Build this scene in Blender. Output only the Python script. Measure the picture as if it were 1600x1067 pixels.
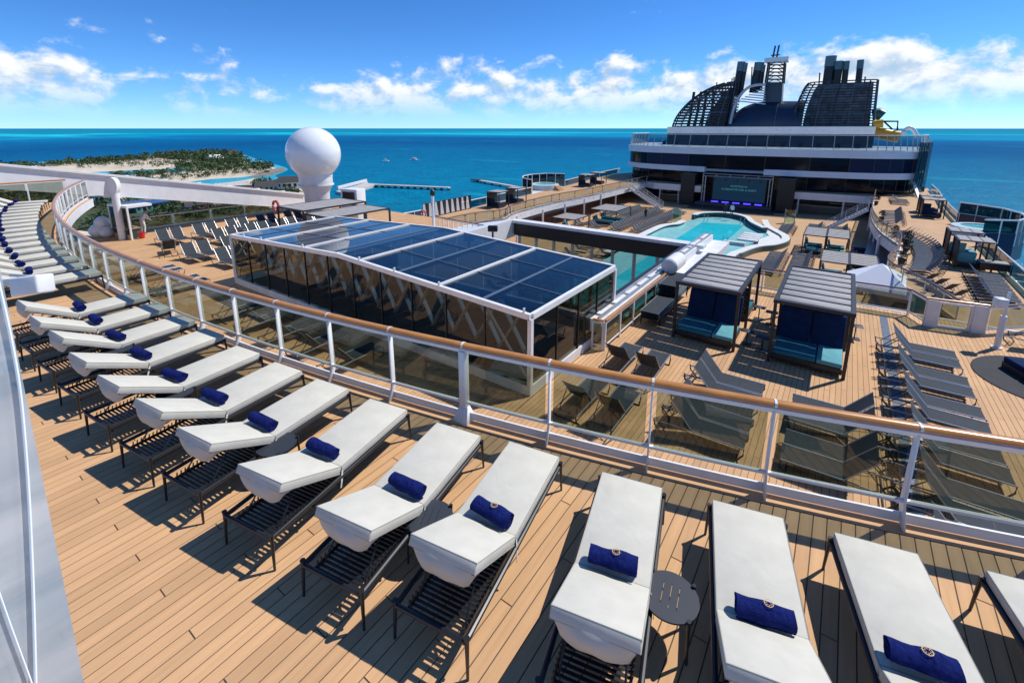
import bpy, bmesh, math, random
from math import sin, cos, pi, radians, hypot, atan, sqrt, tan
from mathutils import Vector, Matrix
random.seed(7)
for o in list(bpy.data.objects): bpy.data.objects.remove(o)
SC = bpy.context.scene
COL = SC.collection

# ------------------------------------------------------------------ camera
CX, CY, F, HY, CAMH = 792., 362., 735., 200.5, 3.9      # photo pixels (1600 x 1067)
PITCH = atan((CY - HY) / F)
YAW = atan((1330 - CX) / hypot(F, CY - HY))
FW = Vector((-sin(YAW) * cos(PITCH), cos(YAW) * cos(PITCH), -sin(PITCH)))
RT = Vector((cos(YAW), sin(YAW), 0)); UP = RT.cross(FW)
CAM = Vector((0, 0, CAMH))
def ray(u, v): return FW * F + RT * (u - CX) + UP * (CY - v)
def P(u, v, z=0.0):
    d = ray(u, v); return CAM + d * ((z - CAMH) / d.z)
def PY(u, v, Y):
    d = ray(u, v); return CAM + d * (Y / d.y)
def PD(u, v, dist):                                     # at a horizontal distance
    d = ray(u, v); return CAM + d * (dist / hypot(d.x, d.y))
cd = bpy.data.cameras.new('camera'); cam = bpy.data.objects.new('camera', cd); COL.objects.link(cam)
cam.location = CAM
cam.rotation_euler = Matrix((RT, UP, -FW)).transposed().to_euler()
cd.sensor_fit = 'HORIZONTAL'; cd.sensor_width = 36.0; cd.lens = 36.0 * F / 1600
cd.shift_x = (800 - CX) / 1600; cd.shift_y = -(533.5 - CY) / 1600
cd.clip_start = 0.05; cd.clip_end = 200000
SC.camera = cam
SC.render.resolution_x, SC.render.resolution_y = 1024, 682

# ------------------------------------------------------------------ sky and sun
SUN_EL, SUN_AZ = radians(52.5), radians(33.0)           # azimuth from +Y towards +X
w = bpy.data.worlds.new('World'); SC.world = w; w.use_nodes = True
nt = w.node_tree; nt.nodes.clear()
def N(t, **k):
    n = nt.nodes.new(t)
    for a, b in k.items(): setattr(n, a, b)
    return n
def L(a, b): nt.links.new(a, b)
sky = N('ShaderNodeTexSky', sky_type='NISHITA'); sky.sun_disc = False
sky.sun_elevation = SUN_EL; sky.sun_rotation = SUN_AZ; sky.altitude = 0; sky.air_density = 0.65; sky.dust_density = 0.0; sky.ozone_density = 2.0
hs = N('ShaderNodeHueSaturation'); hs.inputs['Saturation'].default_value = 1.08; hs.inputs['Value'].default_value = 0.90
tint = N('ShaderNodeMix', data_type='RGBA', blend_type='MULTIPLY'); tint.inputs[0].default_value = 1.0; tint.inputs[7].default_value = (.50, .74, 1.04, 1)   # clear tropical air: less red in the whole sky
L(sky.outputs[0], tint.inputs[6]); L(tint.outputs[2], hs.inputs['Color'])
tc = N('ShaderNodeTexCoord')
sep = N('ShaderNodeSeparateXYZ'); L(tc.outputs['Generated'], sep.inputs[0])
def M(op, a, b=None, c=None, clamp=False):
    n = N('ShaderNodeMath', operation=op, use_clamp=clamp)
    for i, x in enumerate((a, b, c)):
        if x is None: continue
        if isinstance(x, (int, float)): n.inputs[i].default_value = x
        else: L(x, n.inputs[i])
    return n.outputs[0]
# cloud space: azimuth, stretched elevation
az = M('ARCTAN2', sep.outputs[0], sep.outputs[1])
el = M('ARCSINE', sep.outputs[2])
def cloudvec(daz=0.0, de=0.0):
    c = N('ShaderNodeCombineXYZ'); L(M('ADD', az, daz), c.inputs[0]); L(M('MULTIPLY', M('ADD', el, de), 1.5), c.inputs[1]); return c.outputs[0]
def noise(vec, scale, detail, rough=0.55, off=0.0, dist=0.0):
    m = N('ShaderNodeMapping'); m.inputs['Location'].default_value = (off, off * .7, off * .3); L(vec, m.inputs[0])
    n = N('ShaderNodeTexNoise'); n.inputs['Scale'].default_value = scale; n.inputs['Detail'].default_value = detail
    n.inputs['Roughness'].default_value = rough; n.inputs['Distortion'].default_value = dist
    L(m.outputs[0], n.inputs['Vector']); return n.outputs['Fac']
def density(daz, de):
    v = cloudvec(daz, de)
    d = M('ADD', M('MULTIPLY', noise(v, 6.0, 3, .5, 5.3), 0.55), M('MULTIPLY', noise(v, 15, 10, .6, 1.7, .2), 0.5))
    return d
d0 = density(0, 0); d1 = density(0.012, 0.016)
cov = N('ShaderNodeMapRange', interpolation_type='SMOOTHSTEP'); L(el, cov.inputs[0])
cov.inputs[1].default_value = 0.05; cov.inputs[2].default_value = 0.20; cov.inputs[3].default_value = 0.40; cov.inputs[4].default_value = 0.66
# more cloud towards the sun side
side = N('ShaderNodeMapRange', interpolation_type='SMOOTHSTEP'); L(az, side.inputs[0])
side.inputs[1].default_value = -0.9; side.inputs[2].default_value = 0.25; side.inputs[3].default_value = 0.02; side.inputs[4].default_value = -0.06
thr = M('ADD', cov.outputs[0], side.outputs[0])
mr = N('ShaderNodeMapRange', interpolation_type='SMOOTHSTEP'); L(M('SUBTRACT', d0, thr), mr.inputs[0])
mr.inputs[1].default_value = 0.0; mr.inputs[2].default_value = 0.12
lit = N('ShaderNodeMapRange', interpolation_type='SMOOTHSTEP'); L(M('SUBTRACT', d0, d1), lit.inputs[0])
lit.inputs[1].default_value = -0.09; lit.inputs[2].default_value = 0.07
cc = N('ShaderNodeMix', data_type='RGBA'); L(lit.outputs[0], cc.inputs[0])
cc.inputs[6].default_value = (2.7, 3.6, 4.5, 1); cc.inputs[7].default_value = (5.9, 5.95, 6.0, 1)
hz = N('ShaderNodeMapRange', interpolation_type='SMOOTHSTEP'); L(el, hz.inputs[0])
hz.inputs[1].default_value = 0.008; hz.inputs[2].default_value = 0.085; hz.inputs[3].default_value = 0.0; hz.inputs[4].default_value = 0.95
mx = N('ShaderNodeMix', data_type='RGBA'); L(M('MULTIPLY', mr.outputs[0], hz.outputs[0]), mx.inputs[0])
L(hs.outputs[0], mx.inputs[6]); L(cc.outputs[2], mx.inputs[7])
bg = N('ShaderNodeBackground'); bg.inputs[1].default_value = 0.128; L(mx.outputs[2], bg.inputs[0])
wo = N('ShaderNodeOutputWorld'); L(bg.outputs[0], wo.inputs[0])
sd = bpy.data.lights.new('sun', 'SUN'); sd.energy = 3.4; sd.angle = radians(0.5); sd.color = (1, .97, .92)
sun = bpy.data.objects.new('sun', sd); COL.objects.link(sun)
SUNV = Vector((sin(SUN_AZ) * cos(SUN_EL), cos(SUN_AZ) * cos(SUN_EL), sin(SUN_EL)))
sun.rotation_euler = SUNV.to_track_quat('Z', 'Y').to_euler()
vs = SC.view_settings; vs.view_transform = 'Standard'; vs.look = 'None'; vs.gamma = 1.0; vs.exposure = 0.47; vs.use_curve_mapping = False

# ------------------------------------------------------------------ materials
MATS = {}
def mat(name, col, rough=0.6, metal=0.0, var=0.0, scale=8.0, bump=0.0, bscale=40.0, spec=0.5, island=0.0, coords='Object', col2=None):
    if name in MATS: return MATS[name]
    m = bpy.data.materials.new(name); m.use_nodes = True; MATS[name] = m
    t = m.node_tree; b = t.nodes['Principled BSDF']
    b.inputs['Base Color'].default_value = (*col, 1); b.inputs['Roughness'].default_value = rough
    b.inputs['Metallic'].default_value = metal; b.inputs['Specular IOR Level'].default_value = spec
    tcn = t.nodes.new('ShaderNodeTexCoord')
    src = None
    if var or col2:
        n = t.nodes.new('ShaderNodeTexNoise'); n.inputs['Scale'].default_value = scale; n.inputs['Detail'].default_value = 5
        t.links.new(tcn.outputs[coords], n.inputs['Vector'])
        r = t.nodes.new('ShaderNodeMix'); r.data_type = 'RGBA'
        mr = t.nodes.new('ShaderNodeMapRange'); mr.inputs[1].default_value = .3; mr.inputs[2].default_value = .7
        t.links.new(n.outputs['Fac'], mr.inputs[0]); t.links.new(mr.outputs[0], r.inputs[0])
        c2 = col2 if col2 else tuple(c * (1 + var) for c in col)
        c1 = col if col2 else tuple(c * (1 - var) for c in col)
        r.inputs[6].default_value = (*c1, 1); r.inputs[7].default_value = (*c2, 1)
        src = r.outputs[2]
    if island:
        g = t.nodes.new('ShaderNodeNewGeometry'); oi = t.nodes.new('ShaderNodeObjectInfo')
        a = t.nodes.new('ShaderNodeMath'); a.operation = 'ADD'; t.links.new(g.outputs['Random Per Island'], a.inputs[0]); t.links.new(oi.outputs['Random'], a.inputs[1])
        fr = t.nodes.new('ShaderNodeMath'); fr.operation = 'FRACT'; t.links.new(a.outputs[0], fr.inputs[0])
        mp = t.nodes.new('ShaderNodeMapRange'); mp.inputs[3].default_value = 1 - island; mp.inputs[4].default_value = 1 + island; t.links.new(fr.outputs[0], mp.inputs[0])
        mu = t.nodes.new('ShaderNodeVectorMath'); mu.operation = 'SCALE'
        if src is None:
            mu.inputs[0].default_value = col
        else: t.links.new(src, mu.inputs[0])
        t.links.new(mp.outputs[0], mu.inputs['Scale']); src = mu.outputs[0]
    if src is not None: t.links.new(src, b.inputs['Base Color'])
    if bump:
        n2 = t.nodes.new('ShaderNodeTexNoise'); n2.inputs['Scale'].default_value = bscale; n2.inputs['Detail'].default_value = 3
        t.links.new(tcn.outputs[coords], n2.inputs['Vector'])
        bp = t.nodes.new('ShaderNodeBump'); bp.inputs['Strength'].default_value = bump; bp.inputs['Distance'].default_value = 0.01
        t.links.new(n2.outputs['Fac'], bp.inputs['Height']); t.links.new(bp.outputs[0], b.inputs['Normal'])
    return m
def glass(name, tint, refl=1.0, rough=0.0, body=None, bodyfac=0.0):
    m = bpy.data.materials.new(name); m.use_nodes = True; t = m.node_tree; t.nodes.clear(); MATS[name] = m
    tr = t.nodes.new('ShaderNodeBsdfTransparent'); tr.inputs[0].default_value = (*tint, 1)
    gl = t.nodes.new('ShaderNodeBsdfGlossy'); gl.inputs['Roughness'].default_value = rough; gl.inputs[0].default_value = (refl, refl, refl, 1)
    lw = t.nodes.new('ShaderNodeLayerWeight'); lw.inputs[0].default_value = .5
    pw = t.nodes.new('ShaderNodeMath'); pw.operation = 'POWER'; pw.inputs[1].default_value = 5; t.links.new(lw.outputs['Facing'], pw.inputs[0])
    fr = t.nodes.new('ShaderNodeMath'); fr.operation = 'MULTIPLY_ADD'; fr.inputs[1].default_value = .95; fr.inputs[2].default_value = .045; t.links.new(pw.outputs[0], fr.inputs[0])
    mx = t.nodes.new('ShaderNodeMixShader'); t.links.new(fr.outputs[0], mx.inputs[0]); t.links.new(tr.outputs[0], mx.inputs[1]); t.links.new(gl.outputs[0], mx.inputs[2])
    out = t.nodes.new('ShaderNodeOutputMaterial'); last = mx
    if body:
        df = t.nodes.new('ShaderNodeBsdfDiffuse'); df.inputs[0].default_value = (*body, 1)
        m2 = t.nodes.new('ShaderNodeMixShader'); m2.inputs[0].default_value = bodyfac
        t.links.new(tr.outputs[0], m2.inputs[1]); t.links.new(df.outputs[0], m2.inputs[2]); t.links.new(m2.outputs[0], mx.inputs[1])
    t.links.new(last.outputs[0], out.inputs[0]); return m

WHITE = mat('white_paint', (.78, .775, .755), .35, var=.04, scale=3)
WHITED = mat('white_deck_paint', (.72, .72, .71), .5, var=.08, scale=2)
GREYM = mat('grey_aluminium', (.45, .46, .47), .35, .6)
BLACKM = mat('black_frame', (.016, .018, .022), .38, var=.15)
CHAR = mat('charcoal_frame', (.03, .032, .036), .45)
CUSH = mat('cushion_fabric', (.60, .575, .49), .9, var=.05, scale=6, bump=.25, bscale=420, spec=.15)
CUSHS = mat('cushion_piping', (.38, .365, .31), .9, spec=.15)
NAVY = mat('navy_towel', (.010, .018, .115), .95, var=.25, scale=30, bump=.6, bscale=300, spec=.05)
GOLD = mat('gold_emblem', (.55, .36, .12), .6)
TABLE = mat('table_coating', (.026, .032, .043), .6, var=.06)
TEAK = mat('deck_plank', (.60, .355, .178), .72, var=.07, scale=3.2, island=.085, bump=.12, bscale=160, spec=.25, coords='Generated')
CAULK = mat('caulk', (.105, .068, .045), .8)
WOOD = mat('handrail_varnish', (.50, .21, .05), .28, var=.15, scale=5, spec=.6)
SLING = mat('sling_mesh', (.036, .045, .054), .75, var=.12, scale=5, bump=.2, bscale=500, spec=.25)
GLASS = glass('tinted_glass', (.66, .70, .64), .8)
def wear(m, scale, lo, hi, stretch=(1, 1, 1), streak=None):   # world-space stains multiplied into the colour
    t = m.node_tree; b = t.nodes['Principled BSDF']; ln = b.inputs['Base Color'].links[0]; src = ln.from_socket
    g = t.nodes.new('ShaderNodeNewGeometry'); mp = t.nodes.new('ShaderNodeMapping'); mp.inputs['Scale'].default_value = stretch; t.links.new(g.outputs['Position'], mp.inputs[0])
    n = t.nodes.new('ShaderNodeTexNoise'); n.inputs['Scale'].default_value = scale; n.inputs['Detail'].default_value = 7; n.inputs['Roughness'].default_value = .6; t.links.new(mp.outputs[0], n.inputs['Vector'])
    mr = t.nodes.new('ShaderNodeMapRange'); mr.inputs[1].default_value = .3; mr.inputs[2].default_value = .7; mr.inputs[3].default_value = lo; mr.inputs[4].default_value = hi; t.links.new(n.outputs['Fac'], mr.inputs[0])
    v = t.nodes.new('ShaderNodeVectorMath'); v.operation = 'SCALE'; t.links.new(src, v.inputs[0]); t.links.new(mr.outputs[0], v.inputs['Scale']); t.links.new(v.outputs[0], b.inputs['Base Color'])
wear(TEAK, .9, .93, 1.05); wear(TEAK, 9, .95, 1.05, (1, .12, 1)); wear(WHITE, 1.3, .93, 1.03, (1, 1, .4)); wear(WHITED, 2.0, .88, 1.04)
def wrinkle(m, scale, strength, dist):                       # broad soft relief under the fine weave
    t = m.node_tree; b = t.nodes['Principled BSDF']; src = b.inputs['Normal'].links[0].from_socket
    tcn = t.nodes.new('ShaderNodeTexCoord'); oi = t.nodes.new('ShaderNodeObjectInfo'); ad = t.nodes.new('ShaderNodeVectorMath'); ad.operation = 'ADD'
    sc_ = t.nodes.new('ShaderNodeVectorMath'); sc_.operation = 'SCALE'; sc_.inputs['Scale'].default_value = 1.0; t.links.new(oi.outputs['Location'], sc_.inputs[0])
    t.links.new(tcn.outputs['Object'], ad.inputs[0]); t.links.new(sc_.outputs[0], ad.inputs[1])
    n = t.nodes.new('ShaderNodeTexNoise'); n.inputs['Scale'].default_value = scale; n.inputs['Detail'].default_value = 2; n.inputs['Distortion'].default_value = .6; t.links.new(ad.outputs[0], n.inputs['Vector'])
    bp = t.nodes.new('ShaderNodeBump'); bp.inputs['Strength'].default_value = strength; bp.inputs['Distance'].default_value = dist
    t.links.new(n.outputs['Fac'], bp.inputs['Height']); t.links.new(src, bp.inputs['Normal']); t.links.new(bp.outputs[0], b.inputs['Normal'])
wrinkle(CUSH, 3.2, .30, .03); wrinkle(NAVY, 22, .8, .02)
CLEAR = glass('clear_glass', (.80, .90, .88), 1.0)

# ------------------------------------------------------------------ mesh helpers
class MB:
    def __init__(s): s.v = []; s.f = []
    def add(s, vs, fs):
        n = len(s.v); s.v += [tuple(x) for x in vs]; s.f += [tuple(i + n for i in f) for f in fs]; return s
    def box(s, x0, x1, y0, y1, z0, z1):
        return s.add([(x0, y0, z0), (x1, y0, z0), (x1, y1, z0), (x0, y1, z0), (x0, y0, z1), (x1, y0, z1), (x1, y1, z1), (x0, y1, z1)],
                     [(3, 2, 1, 0), (4, 5, 6, 7), (0, 1, 5, 4), (1, 2, 6, 5), (2, 3, 7, 6), (3, 0, 4, 7)])
    def bar(s, p, q, w_, h_, up=(0, 0, 1), w2=None, h2=None):
        p, q = Vector(p), Vector(q); d = (q - p).normalized(); u = Vector(up)
        if abs(d.dot(u)) > .99: u = Vector((0, 1, 0))
        r = d.cross(u).normalized(); u = r.cross(d); vs = []
        for c, ww, hh in ((p, w_, h_), (q, w2 or w_, h2 or h_)):
            for a, b in ((-1, -1), (1, -1), (1, 1), (-1, 1)): vs.append(c + r * a * ww / 2 + u * b * hh / 2)
        return s.add(vs, [(3, 2, 1, 0), (4, 5, 6, 7), (0, 1, 5, 4), (1, 2, 6, 5), (2, 3, 7, 6), (3, 0, 4, 7)])
    def tube(s, pts, r, n=8, r2=None, caps=True, sx=1.0, sz=1.0):
        pts = [Vector(p) for p in pts]; m = len(pts); vs = []
        for i, p in enumerate(pts):
            d = (pts[min(i + 1, m - 1)] - pts[max(i - 1, 0)]).normalized()
            u = Vector((0, 0, 1)) if abs(d.z) < .95 else Vector((0, 1, 0))
            a = d.cross(u).normalized(); b = a.cross(d)
            rr = r if r2 is None else r + (r2 - r) * i / (m - 1)
            for k in range(n):
                t = 2 * pi * k / n; vs.append(p + a * cos(t) * rr * sx + b * sin(t) * rr * sz)
        fs = [(i * n + k, i * n + (k + 1) % n, (i + 1) * n + (k + 1) % n, (i + 1) * n + k) for i in range(m - 1) for k in range(n)]
        if caps: fs += [tuple(range(n))[::-1], tuple((m - 1) * n + k for k in range(n))]
        return s.add(vs, fs)
    def prism(s, poly, z0, z1):
        n = len(poly); vs = [(p[0], p[1], z0) for p in poly] + [(p[0], p[1], z1) for p in poly]
        a = sum(poly[i][0] * poly[(i + 1) % n][1] - poly[(i + 1) % n][0] * poly[i][1] for i in range(n))
        if a < 0:
            poly = poly[::-1]; vs = [(p[0], p[1], z0) for p in poly] + [(p[0], p[1], z1) for p in poly]
        return s.add(vs, [tuple(range(n))[::-1], tuple(range(n, 2 * n))] + [(i, (i + 1) % n, n + (i + 1) % n, n + i) for i in range(n)])
    def lathe(s, prof, n=24, c=(0, 0, 0), caps=True):
        vs = [(c[0] + r * cos(2 * pi * k / n), c[1] + r * sin(2 * pi * k / n), c[2] + z) for r, z in prof for k in range(n)]
        m = len(prof)
        fs = [(i * n + k, i * n + (k + 1) % n, (i + 1) * n + (k + 1) % n, (i + 1) * n + k) for i in range(m - 1) for k in range(n)]
        if caps: fs += [tuple(range(n))[::-1], tuple((m - 1) * n + k for k in range(n))]
        return s.add(vs, fs)
    def strip(s, A, B, closed=False):                    # quads between two polylines
        n = len(A); fs = [(i, (i + 1) % n, n + (i + 1) % n, n + i) for i in range(n if closed else n - 1)]
        return s.add(list(A) + list(B), fs)
    def wall(s, pts, z0, z1, th, closed=False):          # upright wall along a plan polyline, thickness towards the left
        n = len(pts); ins = []
        for i in range(n):
            a = Vector(pts[(i - 1) % n if closed else max(i - 1, 0)][:2]); b = Vector(pts[(i + 1) % n if closed else min(i + 1, n - 1)][:2])
            d = (b - a).normalized(); ins.append((pts[i][0] - d.y * th, pts[i][1] + d.x * th))
        O0 = [(p[0], p[1], z0) for p in pts]; O1 = [(p[0], p[1], z1) for p in pts]; I0 = [(p[0], p[1], z0) for p in ins]; I1 = [(p[0], p[1], z1) for p in ins]
        k = n if closed else n - 1; vs = O0 + O1 + I0 + I1; fs = []
        for i in range(k):
            j = (i + 1) % n
            fs += [(i, j, n + j, n + i), (2 * n + j, 2 * n + i, 3 * n + i, 3 * n + j), (n + i, n + j, 3 * n + j, 3 * n + i), (j, i, 2 * n + i, 2 * n + j)]
        if not closed: fs += [(0, n, 3 * n, 2 * n), (n - 1, 3 * n - 1, 4 * n - 1, 2 * n - 1)]
        return s.add(vs, fs)
    def build(s, name, m, parent=None, smooth=False, loc=(0, 0, 0), rz=0.0, bevel=0.0, seg=2, angle=True):
        me = bpy.data.meshes.new(name); me.from_pydata(s.v, [], s.f)
        bm = bmesh.new(); bm.from_mesh(me)
        bmesh.ops.recalc_face_normals(bm, faces=bm.faces)
        if bevel: bmesh.ops.bevel(bm, geom=[e for e in bm.edges if e.is_manifold and e.calc_face_angle(0) > .5], offset=bevel, segments=seg, affect='EDGES', profile=.5)
        bm.to_mesh(me); bm.free()
        if smooth or bevel: me.shade_smooth()
        if smooth and angle: me.set_sharp_from_angle(angle=radians(40))
        me.materials.append(m)
        o = bpy.data.objects.new(name, me); COL.objects.link(o)
        o.location = loc; o.rotation_euler = (0, 0, rz)
        if parent: o.parent = parent
        return o
def tag(o, label=None, cat=None, group=None, kind=None):
    if label: o['label'] = label
    if cat: o['category'] = cat
    if group: o['group'] = group
    if kind: o['kind'] = kind
    return o
def empty(name, loc=(0, 0, 0), rz=0.0, label=None, cat=None, group=None):
    o = bpy.data.objects.new(name, None); o.empty_display_size = .2; COL.objects.link(o)
    o.location = loc; o.rotation_euler = (0, 0, rz); return tag(o, label, cat, group)
KIDS = {}
def kids(o):
    return [c for c in bpy.data.objects if c.parent == o]
def tree_of(o):
    return (o, [tree_of(c) for c in kids(o)])
def copy_tree(tr, loc=None, rz=None, label=None, group=None, parent=None):
    o, ch = tr; c = o.copy(); COL.objects.link(c); c.parent = parent
    if loc is not None: c.location = loc
    if rz is not None: c.rotation_euler = (0, 0, rz)
    if label: c['label'] = label
    if group: c['group'] = group
    for k in ch: copy_tree(k, parent=c)
    return c
def struct(o): o['kind'] = 'structure'; return o
def arc(cx, cy, r, a0, a1, n): return [(cx + r * cos(a0 + (a1 - a0) * i / n), cy + r * sin(a0 + (a1 - a0) * i / n)) for i in range(n + 1)]
def interp(pts, n):                                      # smooth (Catmull-Rom) polyline through points
    out = []; m = len(pts)
    for i in range(m - 1):
        p0, p1, p2, p3 = (Vector(pts[max(i - 1, 0)]), Vector(pts[i]), Vector(pts[i + 1]), Vector(pts[min(i + 2, m - 1)]))
        for k in range(n):
            t = k / n; out.append(tuple(.5 * ((2 * p1) + (p2 - p0) * t + (2 * p0 - 5 * p1 + 4 * p2 - p3) * t * t + (3 * p1 - p0 - 3 * p2 + p3) * t ** 3)))
    out.append(tuple(pts[-1])); return out
ORD = 'first second third fourth fifth sixth seventh eighth ninth tenth eleventh twelfth thirteenth fourteenth fifteenth sixteenth seventeenth eighteenth nineteenth twentieth twenty-first twenty-second twenty-third twenty-fourth'.split()
ZA, ZM, ZB, ZS = -3.3, -6.2, -9.7, -50.0                # lido deck, side decks, pool deck, sea
# ------------------------------------------------------------------ sea
def sea_material():
    m = bpy.data.materials.new('sea_water'); m.use_nodes = True; t = m.node_tree; b = t.nodes['Principled BSDF']
    def n(tp, **k):
        x = t.nodes.new(tp)
        for a, c in k.items(): setattr(x, a, c)
        return x
    geo = n('ShaderNodeNewGeometry'); sp = n('ShaderNodeSeparateXYZ'); t.links.new(geo.outputs['Position'], sp.inputs[0])
    ln = n('ShaderNodeVectorMath', operation='LENGTH'); t.links.new(geo.outputs['Position'], ln.inputs[0])
    # sandbanks and channels: long patches lying across the shallow bank
    mp = n('ShaderNodeMapping'); mp.inputs['Rotation'].default_value = (0, 0, radians(-36)); mp.inputs['Scale'].default_value = (.00012, .00055, 1)
    t.links.new(geo.outputs['Position'], mp.inputs[0])
    ns = n('ShaderNodeTexNoise'); ns.inputs['Scale'].default_value = 1.6; ns.inputs['Detail'].default_value = 6; ns.inputs['Roughness'].default_value = .55
    t.links.new(mp.outputs[0], ns.inputs['Vector'])
    # depth of water by distance offshore (a shallow bank far out, deep blue channel by the ship)
    r = n('ShaderNodeValToRGB'); mr = n('ShaderNodeMapRange'); mr.inputs[1].default_value = 250; mr.inputs[2].default_value = 9000
    lg = n('ShaderNodeMath', operation='LOGARITHM'); lg.inputs[1].default_value = 2.718; t.links.new(ln.outputs['Value'], lg.inputs[0])
    mr.inputs[1].default_value = math.log(200); mr.inputs[2].default_value = math.log(40000); t.links.new(lg.outputs[0], mr.inputs[0])
    ad = n('ShaderNodeMath', operation='MULTIPLY_ADD'); t.links.new(ns.outputs['Fac'], ad.inputs[0]); ad.inputs[1].default_value = .30; t.links.new(mr.outputs[0], ad.inputs[2])
    sb = n('ShaderNodeMath', operation='SUBTRACT'); t.links.new(ad.outputs[0], sb.inputs[0]); sb.inputs[1].default_value = .15
    t.links.new(sb.outputs[0], r.inputs[0])
    e = r.color_ramp.elements
    stops = [(0.0, (.001, .185, .30)), (.16, (.001, .16, .29)), (.30, (.001, .125, .265)), (.40, (.001, .085, .225)), (.48, (.001, .12, .27)),
             (.545, (.002, .17, .36)), (.575, (.003, .28, .42)), (.60, (.003, .20, .36)), (.63, (.02, .50, .60)), (.655, (.003, .24, .36)), (.80, (.003, .22, .34)), (1.0, (.003, .18, .32))]
    while len(e) < len(stops): e.new(.5)
    for x, (ps, c) in zip(e, stops): x.position = ps; x.color = (*c, 1)
    # pale sandy patches near by
    mp2 = n('ShaderNodeMapping'); mp2.inputs['Rotation'].default_value = (0, 0, radians(-36)); mp2.inputs['Scale'].default_value = (.0028, .013, 1); t.links.new(geo.outputs['Position'], mp2.inputs[0])
    n2 = n('ShaderNodeTexNoise'); n2.inputs['Scale'].default_value = 1.0; n2.inputs['Detail'].default_value = 4; t.links.new(mp2.outputs[0], n2.inputs['Vector'])
    m2 = n('ShaderNodeMapRange', interpolation_type='SMOOTHSTEP'); m2.inputs[1].default_value = .62; m2.inputs[2].default_value = .74; m2.inputs[4].default_value = .5; t.links.new(n2.outputs['Fac'], m2.inputs[0])
    mixc = n('ShaderNodeMix', data_type='RGBA'); t.links.new(m2.outputs[0], mixc.inputs[0]); t.links.new(r.outputs[0], mixc.inputs[6]); mixc.inputs[7].default_value = (.01, .33, .40, 1)
    # wind streaks
    n3 = n('ShaderNodeTexNoise'); n3.inputs['Scale'].default_value = .05; n3.inputs['Detail'].default_value = 10; n3.inputs['Roughness'].default_value = .72; t.links.new(geo.outputs['Position'], n3.inputs['Vector'])
    mm = n('ShaderNodeMapRange'); mm.inputs[3].default_value = .45; mm.inputs[4].default_value = 1.55; t.links.new(n3.outputs['Fac'], mm.inputs[0])
    vm = n('ShaderNodeVectorMath', operation='SCALE'); t.links.new(mixc.outputs[2], vm.inputs[0]); t.links.new(mm.outputs[0], vm.inputs['Scale'])
    w1 = n('ShaderNodeTexNoise'); w1.inputs['Scale'].default_value = .16; w1.inputs['Detail'].default_value = 7; w1.inputs['Roughness'].default_value = .62; t.links.new(geo.outputs['Position'], w1.inputs['Vector'])
    bp = n('ShaderNodeBump'); bp.inputs['Strength'].default_value = 1.0; bp.inputs['Distance'].default_value = 2.2
    t.links.new(w1.outputs['Fac'], bp.inputs['Height'])
    t.nodes.remove(b); df = n('ShaderNodeBsdfDiffuse'); t.links.new(vm.outputs[0], df.inputs[0]); t.links.new(bp.outputs[0], df.inputs['Normal'])
    gl = n('ShaderNodeBsdfGlossy'); gl.inputs['Roughness'].default_value = .22; t.links.new(bp.outputs[0], gl.inputs['Normal'])
    ms = n('ShaderNodeMixShader'); ms.inputs[0].default_value = .045; t.links.new(df.outputs[0], ms.inputs[1]); t.links.new(gl.outputs[0], ms.inputs[2])
    t.links.new(ms.outputs[0], t.nodes['Material Output'].inputs[0])
    return m
b = MB(); rings = [0, 300, 900, 3000, 10000, 30000, 90000]; nn = 48
vs_ = [(0, 0, ZS)]; fs_ = []
for r_ in rings[1:]:
    vs_ += [(r_ * cos(2 * pi * k / nn), r_ * sin(2 * pi * k / nn), ZS) for k in range(nn)]
fs_ += [(0, 1 + k, 1 + (k + 1) % nn) for k in range(nn)]
for i in range(len(rings) - 2):
    fs_ += [(1 + i * nn + k, 1 + (i + 1) * nn + k, 1 + (i + 1) * nn + (k + 1) % nn, 1 + i * nn + (k + 1) % nn) for k in range(nn)]
struct(b.add(vs_, fs_).build('sea', sea_material()))

# ------------------------------------------------------------------ island
SAND = mat('sand', (.62, .52, .38), .9, var=.12, scale=.02, coords='Object')
SHALLOW = mat('shallow_water', (.03, .42, .44), .25, col2=(.01, .30, .40), scale=.015, coords='Object')
SCRUB = mat('scrub_ground', (.045, .065, .022), .95, var=.4, scale=.05)
LEAF = mat('leaf', (.040, .075, .020), .8, var=.0, island=.5)
PALM = mat('palm_frond', (.055, .10, .025), .7, island=.4)
BARK = mat('bark', (.16, .12, .08), .9, var=.2)
ROCK = mat('rock', (.22, .19, .15), .95, var=.3, scale=.2, bump=.5, bscale=.5)
def px(poly, z): return [tuple(P(u, v, z)[:2]) for u, v in poly]
sh = [(-120, 276), (-60, 268), (0, 258), (120, 250), (230, 243), (300, 240), (356, 238), (378, 241), (410, 252), (446, 262), (446, 268), (430, 276), (468, 283), (500, 296), (470, 312), (300, 325), (-120, 300)]
struct(MB().prism(interp(px(sh, ZS), 4), ZS - 1, ZS + .12).build('lagoon_shelf', SHALLOW))
isl = [(-120, 280), (-40, 270), (0, 262), (60, 259), (120, 254.5), (200, 250), (230, 246), (300, 242.5), (352, 240.5), (376, 245), (384, 253), (420, 261), (432, 265), (425, 271), (395, 275), (392, 279), (425, 287), (462, 292), (480, 303), (470, 335), (200, 375), (-150, 330)]
struct(MB().prism(interp(px(isl, ZS), 4), ZS - 1, ZS + .8).build('island', SAND))
lag = [(108, 271.5), (150, 270), (200, 267.5), (262, 265), (292, 263), (302, 266), (275, 270.5), (225, 273), (190, 276.5), (140, 276)]
struct(MB().prism(interp(px(lag, ZS) , 4), ZS, ZS + 1.0).build('lagoon', SHALLOW))
lag2 = [(290, 287), (330, 281.5), (372, 279), (398, 276), (392, 281), (360, 286), (320, 291)]
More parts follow.
